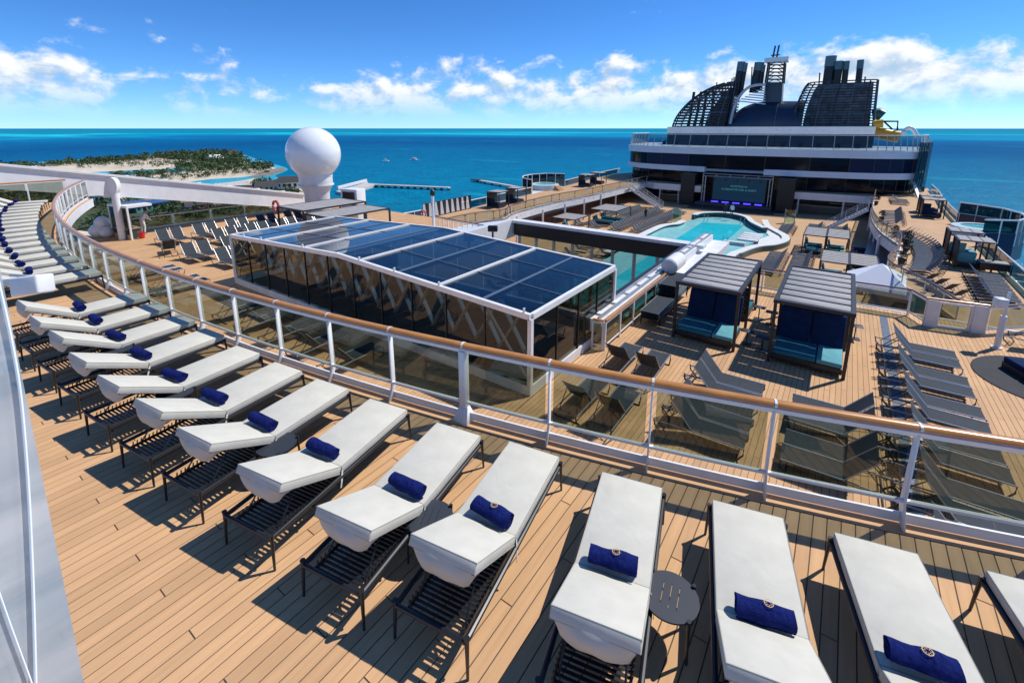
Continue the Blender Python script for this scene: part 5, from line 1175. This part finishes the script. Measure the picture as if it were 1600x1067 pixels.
poolgate(-5.6, 78.5, 'clear glass shower screen at the stage corner of the pool'); poolgate(-19.2, 69.6, 'clear glass shower screen by the front lounger row')
# people (tiny, far away, or bending)
SKIN = mat('skin', (.42, .25, .17), .6); HAIR = mat('dark_hair', (.02, .015, .012), .7)
def person(loc, rz, shirt, trousers, label, pose='stand', hair=True):
    root = empty('person', loc, rz, label, 'person'); me = bpy.data.meshes.new('body')
    if pose == 'stand':
        J = {'pel': (0, 0, .95, .15), 'ch': (0, .0, 1.30, .17), 'nk': (0, .0, 1.50, .06), 'hd': (0, .02, 1.66, .105), 'hd2': (0, .02, 1.74, .09),
             'lh': (.10, 0, .90, .10), 'lk': (.11, .03, .48, .065), 'la': (.12, 0, .08, .045), 'lt': (.13, .15, .04, .04), 'rh': (-.10, 0, .90, .10), 'rk': (-.11, .03, .48, .065), 'ra': (-.12, 0, .08, .045), 'rt': (-.13, .15, .04, .04),
             'ls': (.2, 0, 1.42, .065), 'le': (.27, -.02, 1.14, .048), 'lw': (.26, .12, .92, .035), 'lf': (.25, .17, .85, .04), 'rs': (-.2, 0, 1.42, .065), 're': (-.27, -.02, 1.14, .048), 'rw': (-.26, .12, .92, .035), 'rf': (-.25, .17, .85, .04)}
    else:
        J = {'pel': (0, 0, .95, .15), 'ch': (0, .15, 1.27, .18), 'nk': (0, .25, 1.44, .065), 'hd': (0, .32, 1.55, .105), 'hd2': (0, .36, 1.62, .09),
             'lh': (.10, 0, .90, .10), 'lk': (.11, .06, .48, .07), 'la': (.12, -.02, .08, .05), 'lt': (.13, .14, .04, .04), 'rh': (-.10, 0, .90, .10), 'rk': (-.11, .02, .48, .07), 'ra': (-.12, -.1, .08, .05), 'rt': (-.13, .06, .04, .04),
             'ls': (.2, .2, 1.37, .07), 'le': (.26, .28, 1.08, .055), 'lw': (.18, .46, .92, .04), 'lf': (.15, .52, .88, .045), 'rs': (-.2, .2, 1.37, .07), 're': (-.26, .30, 1.08, .055), 'rw': (-.14, .48, .95, .04), 'rf': (-.1, .54, .92, .045)}
    E_ = [('pel', 'ch'), ('ch', 'nk'), ('nk', 'hd'), ('hd', 'hd2')] + [(a, b) for s in 'lr' for a, b in (('pel', s + 'h'), (s + 'h', s + 'k'), (s + 'k', s + 'a'), (s + 'a', s + 't'), ('ch', s + 's'), (s + 's', s + 'e'), (s + 'e', s + 'w'), (s + 'w', s + 'f'))]
    ks = list(J); me.from_pydata([J[k][:3] for k in ks], [(ks.index(a), ks.index(b)) for a, b in E_], [])
    o = bpy.data.objects.new('body', me); COL.objects.link(o); o.parent = root
    sk = o.modifiers.new('skin', 'SKIN'); sk.use_smooth_shade = True
    for i, k in enumerate(ks): me.skin_vertices[0].data[i].radius = (J[k][3], J[k][3]); me.skin_vertices[0].data[i].use_root = (k == 'pel')
    sb = o.modifiers.new('sub', 'SUBSURF'); sb.levels = 2; sb.render_levels = 2
    m = bpy.data.materials.new('clothed_body'); m.use_nodes = True; t = m.node_tree; bs = t.nodes['Principled BSDF']; bs.inputs['Roughness'].default_value = .8
    tcn = t.nodes.new('ShaderNodeTexCoord'); sp = t.nodes.new('ShaderNodeSeparateXYZ'); t.links.new(tcn.outputs['Object'], sp.inputs[0]); rp_ = t.nodes.new('ShaderNodeValToRGB'); rp_.color_ramp.interpolation = 'CONSTANT'
    mp_ = t.nodes.new('ShaderNodeMath'); mp_.operation = 'DIVIDE'; mp_.inputs[1].default_value = 1.8; t.links.new(sp.outputs[2], mp_.inputs[0]); t.links.new(mp_.outputs[0], rp_.inputs[0])
    st_ = [(0, (.05, .05, .05)), (.05, trousers), (.5, shirt), (.83 if pose == 'stand' else .80, (.42, .25, .17))]
    e = rp_.color_ramp.elements
    while len(e) < len(st_): e.new(.5)
    for x_, (ps, c) in zip(e, st_): x_.position = ps; x_.color = (*c, 1)
    t.links.new(rp_.outputs[0], bs.inputs['Base Color']); me.materials.append(m)
    h = J['hd2']; b = MB(); n = 8; b.lathe([(max(.004, .105 * sin(pi * k / n)), -.115 * cos(pi * k / n)) for k in range(3, n + 1)], 12, (h[0], h[1] - .02, h[2] + .0)); b.build('hair', HAIR, root, True)
    return root
person((-39.3, 11.35, ZA), radians(15), (.75, .75, .75), (.75, .75, .75), 'person in white uniform bending over a bin by the side rail', 'bend')
person((-12.8, 75.0, ZB + .95), radians(180), (.70, .78, .85), (.03, .03, .05), 'person in pale shirt and dark shorts standing on the pool coping'); person((-13.9, 75.8, ZB + .9), radians(200), (.03, .03, .04), (.03, .03, .04), 'person in dark clothes standing beside the pool under green parasol')
person((-24.0, 70.2, ZB), radians(60), (.02, .02, .025), (.02, .02, .03), 'person in black clothes walking between the poolside lounger rows'); person((1.9, 56.2, ZB), radians(-30), (.35, .03, .03), (.05, .05, .06), 'person in red shirt standing by the navy beds under the balcony')
bk = empty('red_bucket', (-37.7, 10.75, ZA), 0, 'bright red bucket on the planks beside the bin', 'bucket'); MB().lathe([(.14, 0), (.2, .4), (.215, .4), (.215, .43), (.19, .43), (.13, .03)], 20).build('pail', mat('red_plastic', (.62, .02, .025), .4), bk, True); MB().tube([(-.2, 0, .42), (-.12, .05, .55), (.12, .05, .55), (.2, 0, .42)], .01, 6).build('handle', GREYM, bk)
bn = empty('glass_bin', (-38.6, 10.4, ZA), .1, 'low box with dark glass sides beside the bending person', 'bin'); MB().box(-1.1, .5, -.4, .4, 0, .62).build('body', mat('bin_green', (.05, .09, .085), .2), bn); MB().box(-1.15, .55, -.45, .45, .62, .68).build('lid', mat('bin_wood', (.3, .22, .12), .6), bn)
tw = empty('towel_heap', (-40.5, 9.2, ZA), 0, 'heap of white sacks beside the glazed kiosk', 'laundry sacks')
for k, (x, y, z, r) in enumerate([(0, 0, .45, .5), (.5, .3, .35, .4), (-.45, .2, .5, .45), (.1, .25, 1.0, .42)]):
    b = MB(); n = 8; b.lathe([(max(.01, r * sin(pi * i / n) * (1 + .08 * sin(5 * i))), z - r * cos(pi * i / n)) for i in range(n + 1)], 14, (x, y, 0)); b.build('sack', WHITE, tw, True)
ki = empty('deck_kiosk', (-39.9, 9.9, ZA), .15, 'glazed white framed kiosk behind the heap of sacks', 'kiosk'); MB().box(-.1, 0, -.1, 0, 0, 2.1).box(2.2, 2.3, -.1, 0, 0, 2.1).box(-.1, 2.3, -.1, 1.4, 2.1, 2.25).build('frame', WHITE, ki); MB().box(0, 2.2, -.06, -.04, .3, 2.1).build('pane', HGL, ki); MB().box(0, 2.2, -.1, 0, 0, .3).build('sill', FARDECK, ki)
# ------------------------------------------------------------------ dark glass superstructure
FGL = mat('facade_glass', (.006, .008, .014), .08, var=.3, scale=.35, spec=.25)
NAVF = mat('navy_facade', (.006, .012, .055), .3, spec=.2)
BW = mat('band_white', (.66, .70, .76), .35, var=.04, scale=.5)
bl = empty('deck_building', (-14.2, 90, ZB), 0, 'dark glass superstructure with curved white bands and screen facing the pool', 'building'); BO = Vector(bl.location)
front = interp([(-38.9, 112), (-38.6, 104), (-37.4, 97.6), (-34.5, 94.0), (-29, 91.8), (-14.2, 90.3), (0.5, 91.8), (6.4, 94.0), (9.4, 97.6), (10.6, 104), (10.8, 112)], 5)
fr = [(p[0] - BO.x, p[1] - BO.y) for p in front]
def off(pts, d):
    out = []
    for i, p in enumerate(pts):
        a = Vector(pts[max(i - 1, 0)]); c = Vector(pts[min(i + 1, len(pts) - 1)]); t = (c - a).normalized(); out.append((p[0] + t.y * d, p[1] - t.x * d))
    return out
def zz(z): return z - ZB
def band(z0, z1, d0, nm, m, d1=-2.5): MB().prism(off(fr, d0) + [(fr[-1][0], fr[-1][1] + 2), (fr[0][0], fr[0][1] + 2)], z0, z1).build(nm, m, bl)
band(zz(-.70), zz(.42), .55, 'white_band', BW); band(zz(.42), zz(.55), .35, 'band_cap', WHITE)
# second band is broken above the stage
seg = off(fr, .5)
def part_band(i0, i1, z0, z1, nm, m): MB().prism(seg[i0:i1 + 1] + off(fr, -.8)[i0:i1 + 1][::-1], z0, z1).build(nm, m, bl)
mid = [i for i, p in enumerate(front) if -20.6 < p[0] < -8.0]
part_band(0, mid[0], zz(-3.85), zz(-2.9), 'white_band', BW); part_band(mid[-1], len(fr) - 1, zz(-3.85), zz(-2.9), 'white_band', BW); part_band(mid[0], mid[-1], zz(-3.6), zz(-3.2), 'stage_header', mat('steel_blue', (.25, .33, .42), .4))
def glaze(z0, z1, d, gap=2, nm='facade_pane', m=FGL, skip=()):
    q = off(fr, d)
    for i in range(0, len(q) - gap, gap):
        a, c = q[i], q[i + gap]
        b = MB(); pts = q[i:i + gap + 1]; b.strip([(p[0], p[1], z0) for p in pts], [(p[0], p[1], z1) for p in pts]); b.build(nm, NAVF if (front[i][0] > -1.0 or (-32 < front[i][0] < -28)) and z0 > zz(-3.2) else m, bl)
        MB().box(-.05, .05, -.05, .05, z0, z1).build('facade_mullion', BLACKM, bl, loc=(a[0], a[1], 0))
glaze(zz(-2.9), zz(-.7), .0); glaze(zz(ZM), zz(-3.85), -.6)
MB().prism(off(fr, -1.6) + [(fr[-1][0], fr[-1][1] + 1), (fr[0][0], fr[0][1] + 1)], 0, zz(.41)).build('core', WB, bl)
# roof terrace windscreen
WSG = glass('windscreen_glass', (.42, .50, .52), .9); q = off(fr, .25); q2 = off(fr, -.15)
for i in range(0, len(q) - 1):
    b = MB(); b.add([(*q[i], zz(.55)), (*q[i + 1], zz(.55)), (*q2[i + 1], zz(2.75)), (*q2[i], zz(2.75))], [(0, 1, 2, 3)]); b.build('windscreen_pane', WSG, bl)
    MB().bar((*q[i], zz(.55)), (*q2[i], zz(2.8)), .09, .09).build('windscreen_post', GREYM, bl)
MB().tube([(*p, zz(2.8)) for p in q2], .07, 6).build('windscreen_rail', WHITE, bl)
# terrace house below the funnels
tb = [(-31.8, 103.5), (-26, 101.2), (-14.2, 100.3), (-2.5, 101.2), (3.4, 103.5), (3.4, 128), (-31.8, 128)]
MB().prism([(x - BO.x, y - BO.y) for x, y in tb], zz(.5), zz(2.85)).build('terrace_wall', mat('terrace_glass', (.03, .034, .042), .15), bl)
MB().prism([(x - BO.x, (y - BO.y) - .4) for x, y in tb], zz(2.85), zz(4.15)).build('terrace_fascia', WHITE, bl)
MB().box(-7, 3, 9.4, 11, zz(.5), zz(2.2)).build('terrace_bar', BLACKM, bl)
for k in range(14): MB().lathe([(.05, 0), (.09, .06), (.05, .12)], 8, (-16 + k * 2.4, 10.55 - abs(-16 + k * 2.4) * .05 - .35, zz(3.5))).build('deck_lamp', GREYM, bl)
# stage, truss and screen
stg = empty('stage', (-15.0, 86.5, ZB), 0, 'low dark stage with steps in front of the big screen', 'stage')
MB().box(-6, 6, 0, 6, 0, .9).build('platform', mat('stage_grey', (.06, .065, .07), .6), stg); MB().box(-6.4, 6.4, -.9, 0, 0, .45).build('step', BLACKM, stg); MB().box(-6.6, 6.6, -1.8, -.9, 0, .22).build('step', mat('stage_grey', (.06, .065, .07), .6), stg)
for s in (-1, 1): MB().box(s * 7.7 - 1.2, s * 7.7 + 1.2, 1.2, 3, 0, 5.6).build('wing_wall', WB, stg)
tz = empty('stage_truss', (-14.7, 87.6, ZB), 0, 'square aluminium truss frame standing round the stage screen', 'truss')
def truss(a, c, w_=.42):
    a, c = Vector(a), Vector(c); d = (c - a).normalized(); u = Vector((0, 1, 0)); r = d.cross(u)
    co = [(r * sx + u * sy) * w_ / 2 for sx in (-1, 1) for sy in (-1, 1)]; b = MB()
    for o in co: b.tube([a + o, c + o], .055, 6)
    n = int((c - a).length / 1.9)
    for k in range(n + 1):
        p = a + (c - a) * k / n
        for i, j in ((0, 1), (1, 3), (3, 2), (2, 0)): b.tube([p + co[i], p + co[j]], .035, 5)
    return b
truss((-5.2, 0, 0), (-5.2, 0, 5.4)).build('truss_leg', GREYM, tz); truss((5.2, 0, 0), (5.2, 0, 5.4)).build('truss_leg', GREYM, tz); truss((-5.4, 0, 5.65), (5.4, 0, 5.65)).build('truss_beam', GREYM, tz)
sc = empty('led_screen', (-14.5, 89.0, ZB + .9), 0, 'large dim blue screen with two lines of pale lettering on the stage', 'screen')
SCR = bpy.data.materials.new('screen_glow'); SCR.use_nodes = True; bs = SCR.node_tree.nodes['Principled BSDF']; bs.inputs['Base Color'].default_value = (.004, .010, .022, 1); bs.inputs['Emission Color'].default_value = (.008, .030, .060, 1); bs.inputs['Emission Strength'].default_value = .55; bs.inputs['Roughness'].default_value = .6; bs.inputs['Specular IOR Level'].default_value = .1
TXT = bpy.data.materials.new('screen_text'); TXT.use_nodes = True; bs = TXT.node_tree.nodes['Principled BSDF']; bs.inputs['Emission Color'].default_value = (.10, .42, .46, 1); bs.inputs['Emission Strength'].default_value = .35; bs.inputs['Base Color'].default_value = (.02, .08, .09, 1)
LED = bpy.data.materials.new('stage_led'); LED.use_nodes = True; bs = LED.node_tree.nodes['Principled BSDF']; bs.inputs['Emission Color'].default_value = (.06, .02, 1.0, 1); bs.inputs['Emission Strength'].default_value = 2.2
MB().box(-4.1, 4.1, 0, .15, .35, 4.4).build('display', SCR, sc); MB().box(-4.25, 4.25, .15, .4, .1, 4.6).build('housing', BLACKM, sc)
for txt, z, s_ in (('INVESTING IN', 2.72, .42), ('ALTERNATIVE FUEL & ASSETS', 2.15, .42)):
    cu = bpy.data.curves.new('screen_text', 'FONT'); cu.body = txt; cu.size = s_; cu.align_x = 'CENTER'; to = bpy.data.objects.new('tmp', cu); COL.objects.link(to)
    bpy.context.view_layer.update(); me = bpy.data.meshes.new_from_object(to.evaluated_get(bpy.context.evaluated_depsgraph_get())); bpy.data.objects.remove(to)
    me.materials.clear(); me.materials.append(TXT); o = bpy.data.objects.new('lettering', me); COL.objects.link(o); o.parent = sc; o.location = (0, -.012, z); o.rotation_euler = (radians(90), 0, 0)
for k in range(5): tag(MB().box(-.55, .55, -.12, .12, 0, .14).build('stage_light_bar', LED, None, loc=(-18.0 + k * 1.72, 88.2, ZB + .92)), 'glowing violet light bar along the foot of the stage screen', 'stage light', 'stage light bars')
for k in range(5): tag(MB().lathe([(.05, 0), (.16, .1), (.14, .4), (.05, .45)], 10).build('stage_spot', BLACKM, None, loc=(-18.2 + k * 1.8, 87.5, ZB + 4.75)), 'black spotlight hanging from the stage truss', 'spotlight', 'stage spotlights')
for nm, x0, x1, lb in (('pool_bar', -29.5, -21.5, 'dim back bar under the balcony on the jetty side of the stage'), ('pool_bar', -7.4, 3.2, 'dim back bar under the balcony on the sunny side of the stage')):
    b_ = empty(nm, (x0, 92.2, ZB), 0, lb, 'bar'); W_ = x1 - x0; MB().box(0, W_, 1.2, 1.4, 0, 3.2).build('back_wall', mat('bar_wall', (.22, .21, .20), .6, var=.2, scale=2), b_); MB().box(.6, W_ - .6, -.4, .3, 0, 1.1).build('counter', mat('bar_front', (.18, .15, .12), .5), b_); MB().box(.5, W_ - .5, -.55, .4, 1.1, 1.18).build('counter_top', GREYM, b_)
    for k in range(2): MB().box(1.2, W_ - 1.2, .9, 1.2, 1.5 + k * .6, 1.56 + k * .6).build('shelf', GREYM, b_)
# clear panoramic lift / glass tubes at the sunny corner
gl_ = empty('glass_lift_shaft', (8.7, 95.6, ZM), 0, 'clear glass shaft with upright tubes at the sunny corner of the building', 'lift shaft')
for k in range(4): MB().tube([(.2 + k * .35, .6 * k, 1.0), (.5 + k * .35, .6 * k, 8.4)], .09, 8).build('tube', WHITED, gl_, True)
b = MB(); b.wall([(0, -1.2), (1.2, -.6), (1.7, .8), (1.5, 2.6)], .5, 8.0, .02); b.build('pane', WSG, gl_)
MB().bar((1.2, -6.5, -1.5), (-.2, 2, 3.0), .35, .35).build('brace', WHITE, gl_)

# ------------------------------------------------------------------ funnels, mast and pipes
FB = mat('funnel_navy', (.014, .028, .055), .32, var=.15, scale=.5, spec=.6)
FD = mat('funnel_black', (.010, .011, .014), .4)
FG = mat('funnel_rim', (.10, .13, .17), .3, spec=.6)
FY = 110.0
def fp(u, v, Y=FY): return PY(u, v, Y)
zb_ = 4.15
fb = empty('funnel_casing', (-14.2, FY, zb_), 0, 'rounded navy vaulted housing between the two slatted funnels', 'funnel')
o_ = Vector(fb.location); b = MB(); cols = interp([(1139, 195.5), (1146, 181), (1158, 169), (1176, 161.5), (1196, 159), (1222, 158.5), (1256, 158.5)], 3); nr = 10; vs = []
for (u, v) in cols:
    hgt = max(.05, fp(u, v).z - zb_); x = fp(u, 190).x - o_.x
    for j in range(nr + 1): a = pi / 2 * j / nr; vs.append((x, -3.4 * cos(a), hgt * sin(a)))
    vs.append((x, 8, hgt))
m_ = nr + 2
b.add(vs, [(i * m_ + j, (i + 1) * m_ + j, (i + 1) * m_ + j + 1, i * m_ + j + 1) for i in range(len(cols) - 1) for j in range(m_ - 1)]); b.build('casing', FB, fb, True)
sx = fp(1214, 190).x - o_.x; hh = fp(1214, 158.5).z - zb_
MB().tube([(sx, -3.44 * cos(pi / 2 * k / 8), hh * sin(pi / 2 * k / 8)) for k in range(9)], .05, 5).build('seam', FG, fb)
def cage(u0, u1, ut0, ut1, label, nb, mirror, stripe, ex=2.0):
    """funnel cage: curved outer edge on one side, horizontal bars round a dark core"""
    xl, xr = fp(u0, 195).x, fp(u1, 195).x; tl, tr = fp(ut0, 135).x, fp(ut1, 135).x; zt = fp(ut0, 131).z; x0 = (xl + xr) / 2
    root = empty('funnel_cage', (x0, FY, zb_), 0, label, 'funnel'); H_ = zt - zb_; D = 9.0
    def edge(t):                                          # left and right x at height fraction t
        k = 1 - (1 - t ** 1.6) ** .62
        k2 = t * .25
        return ((xl + (tl - xl) * (k if mirror else k * .9)), (xr + (tr - xr) * (k2 if mirror else k2)))
    NB = nb
    for i in range(NB + 1):
        t = i / NB * .985 + .01; a, c = edge(t); a -= x0; c -= x0; z = H_ * t; r = .75
        pts = [(a, D * .5, z), (a, -D * .25, z), (a + r, -D * .36, z), (c - r, -D * .36, z), (c, -D * .25, z), (c, D * .5, z)]
        b = MB()
        for p, q_ in zip(pts[:-1], pts[1:]): b.bar(p, q_, .10, .2 if stripe else .38)
        b.build('louvre_bar', FD if i % 5 else FB, root)
    # dark machinery core with vertical ribs
    for j in range(5 if stripe else 9):
        f = (j + .5) / (5 if stripe else 9); pp = []
        for k in range(11):
            t = k / 10 * .98; a, c = edge(t); pp.append((a + (c - a) * f - x0, -D * .34, H_ * t))
        MB().tube(pp, .13, 6).build('upright_rib', FG if j % 2 else FD, root)
    for sgn in (0, 1):
        pp = []
        for k in range(15):
            t = k / 14 * .99; e_ = edge(t)[sgn]; pp.append((e_ - x0, -D * .3, H_ * t))
        MB().tube(pp, .20, 8).build('edge_rim', FB, root, True)
    core = MB(); A = []; B = []
    for k in range(9):
        t = k / 8 * .97; a, c = edge(t); a += 1.6; c -= .5; A.append([(a - x0, -D * .16, H_ * t), (c - x0, -D * .16, H_ * t), (c - x0, D * .4, H_ * t), (a - x0, D * .4, H_ * t)])
    for k in range(8): core.add(A[k] + A[k + 1], [(i, (i + 1) % 4, 4 + (i + 1) % 4, 4 + i) for i in range(4)])
    core.add(A[-1], [(0, 1, 2, 3)])
    if not stripe:
        bkc = MB(); Q = []
        for k in range(9):
            t = k / 8 * .93; a, c = edge(t); m1 = a + (c - a) * .5; Q += [(m1 - x0, D * .3, H_ * t), (c - x0, D * .3, H_ * t)]
        bkc.add(Q, [(2 * k, 2 * k + 1, 2 * k + 3, 2 * k + 2) for k in range(8)]); bkc.build('rear_panel', FB, root)
    if stripe: core.build('machinery_core', mat('core_grey', (.16, .18, .21), .6, var=.85, scale=1.0), root)
    else: 
        cm = MB()
        for k in range(7): cm.tube([(A[0][0][0] + 1 + k * 1.5, random.uniform(-1, 2), 0), (A[0][0][0] + 1.4 + k * 1.4, random.uniform(-1, 2), H_ * .85)], .3, 8)
        cm.build('inner_pipework', FD, root)
    return root
cage(1057, 1142, 1143, 1170, 'slatted navy funnel cage with open lattice side, jetty side', 15, True, False, 1.4)
cage(1240, 1364, 1267, 1357, 'slatted navy funnel cage beside the yellow water slide', 17, True, True)
rimA = empty('funnel_arch', fp(1140, 195), 0, 'pale grey arch rim on the inner edge of the jetty side funnel', 'arch')
ra = Vector(rimA.location); pts = [fp(u, v, FY - 3.6) - ra for u, v in [(1141, 194), (1146, 172), (1155, 152), (1168, 138), (1182, 133), (1196, 133)]]
MB().tube(interp(pts, 4), .28, 8).build('rim', mat('pale_rim', (.42, .46, .52), .35), rimA, True)
for k in range(7):
    t0 = (k + .6) / 8; a = fp(1152 + 6 * k, 158 - 3.2 * k, FY - 3.2) - ra; c = fp(1196, 163 - 4.2 * k, FY - 3.2) - ra; MB().bar(a, c, .1, .22).build('louvre_bar', mat('pale_rim', (.42, .46, .52), .35), rimA)
def pipe(u0, v0, u1, v1, r, label, top=FG, Y=FY):
    a, c = fp(u0, v0, Y), fp(u1, v1, Y); root = empty('exhaust_pipe', c, 0, label, 'exhaust pipe'); d = a - c
    MB().tube([Vector((0, 0, 0)) - d * .4, d * .62], r, 14).build('stack', FD, root, True); MB().tube([d * .62, d], r * 1.06, 14).build('stack_top', mat('stack_teal', (.10, .17, .19), .35), root, True)
for i, (u0, v0, u1, v1, r) in enumerate([(1159, 97, 1152, 135, .72), (1165, 99, 1159, 135, .45), (1187, 98, 1180, 132, .85), (1192, 102, 1188, 131, .5)]): pipe(u0, v0, u1, v1, r, ['thick exhaust pipe standing outermost on the jetty side funnel', 'thin exhaust pipe behind the outermost pipe of the jetty side funnel', 'thickest exhaust pipe beside the radar mast', 'thin exhaust pipe touching the radar mast side'][i])
for i, (u0, v0, u1, v1, r) in enumerate([(1299, 88, 1293, 131, .85), (1311, 96, 1306, 131, .72), (1323, 96, 1319, 131, .48), (1345, 94, 1341, 130, .5)]): pipe(u0, v0, u1, v1, r, ['tallest thick exhaust pipe of the slide side funnel', 'thick exhaust pipe second in the slide side funnel group', 'thin exhaust pipe third in the slide side funnel group', 'thin exhaust pipe standing apart on the slide side funnel'][i])
for i, (u, v0, v1) in enumerate([(1175, 106, 135), (1147, 122, 136), (1144, 124, 136), (1120, 130, 138), (1281, 115, 132), (1352, 121, 130)]):
    a, c = fp(u, v0), fp(u - 1, v1); o = MB().tube([Vector((0, 0, -.8)), a - c], .11, 6).lathe([(.03, -.15), (.2, 0), (.03, .15)], 8, tuple(a - c)).build('antenna', BLACKM, None, loc=c); tag(o, 'thin black whip antenna on top of the funnel cages', 'antenna', 'funnel antennas')
ms = empty('radar_mast', fp(1206, 158), 0, 'tapered navy radar mast with white platform rising between the funnels', 'mast'); mo = Vector(ms.location)
b = MB(); vs = []
for (ul, ur, v, dy) in ((1192, 1221, 160, 1.6), (1196, 1223, 130, 1.3), (1201, 1226, 98, 1.0)):
    l, r = fp(ul, v, FY - 1) - mo, fp(ur, v, FY - 1) - mo; vs += [l, r, r + Vector((0, dy * 1.6, 0)), l + Vector((0, dy * 1.6, 0))]
b.add(vs[:8], [(0, 1, 5, 4), (1, 2, 6, 5), (2, 3, 7, 6), (3, 0, 4, 7), (4, 5, 6, 7), (3, 2, 1, 0)]); b.build('mast_body', FB, ms)
for k in range(4): MB().bar(vs[4 + k], vs[8 + k], .34, .34).build('lattice_post', FD, ms)
lt = MB()
for k in range(6):
    v = 130 - k * 5.6; a, c = fp(1199 + k * .9, v, FY - 1.15) - mo, fp(1222 + k * .7, v, FY - 1.15) - mo; lt.bar(a, c, .12, .26); lt.bar(a, fp(1210 + k * .6, v - 6, FY - 1.15) - mo, .1, .14); lt.bar(c, fp(1212 + k * .6, v - 6, FY - 1.15) - mo, .1, .14)
lt.build('lattice', BLACKM, ms)
pc = fp(1213, 96) - mo; MB().prism([(pc.x - 1.9, pc.y - 1.6), (pc.x + 2.2, pc.y - 1.6), (pc.x + 2.0, pc.y + 1.6), (pc.x - 1.6, pc.y + 1.6)], pc.z - .25, pc.z + .05).build('platform', WHITE, ms)
b = MB(); b.wall([(pc.x - 1.9, pc.y - 1.6), (pc.x + 2.2, pc.y - 1.6), (pc.x + 2.0, pc.y + 1.6), (pc.x - 1.6, pc.y + 1.6)], pc.z + .05, pc.z + .55, .06, True); b.build('platform_rail', WHITE, ms)
for u, v in ((1211.5, 72), (1217.5, 71)): a = fp(u, v) - mo; MB().tube([(a.x - .25, a.y, pc.z), (a.x, a.y, a.z)], .16, 8).build('pole', BLACKM, ms, True)
MB().tube([(pc.x - .9, pc.y - 1.0, pc.z + 1.0), (pc.x + .6, pc.y - 1.0, pc.z + 1.0)], .12, 6).build('radar_bar', BLACKM, ms)
sl = empty('water_slide', fp(1380, 205, 108), 0, 'yellow and green water slide tubes beside the funnel', 'water slide'); so = Vector(sl.location)
YEL = mat('slide_yellow', (.55, .30, .02), .35); GRN = mat('slide_green', (.02, .12, .09), .35)
MB().tube(interp([fp(u, v, 108) - so for u, v in [(1366, 206), (1378, 209), (1392, 212), (1405, 214)]], 4), 1.0, 12).build('yellow_tube', YEL, sl, True); MB().tube([fp(1364, 195, 107) - so, fp(1380, 193, 107) - so], .7, 12).build('yellow_bend', YEL, sl, True); MB().tube([fp(1363, 180, 110) - so, fp(1372, 178, 110) - so, fp(1379, 182, 110) - so], 1.05, 12).build('green_tube', GRN, sl, True)
MB().tube([fp(1380, 190, 108) - so, fp(1403, 190, 108) - so, fp(1402, 204, 108) - so], .17, 6).build('support', FD, sl); MB().tube([fp(1382, 191, 108) - so, fp(1394, 202, 108) - so], .15, 6).build('strut', FD, sl)
MB().tube(interp([fp(u, v, 106) - so for u, v in [(1411, 214), (1413, 206), (1420, 200), (1428, 204), (1434, 215)]], 4), .32, 8).build('white_arch', WHITE, sl, True)
for k in range(13):
    x = -30 + k * 2.6
    tag(MB().box(-.35, .35, -.4, .5, .15, .25).bar((0, .45, .2), (0, .75, .85), .7, .06, up=(0, 1, 0)).build('terrace_chair', FD, None, loc=(x, 94.0 + abs(x + 14.2) ** 2 * .006, .55)), 'dark chair behind the roof terrace windscreen', 'chair', 'roof terrace chairs')
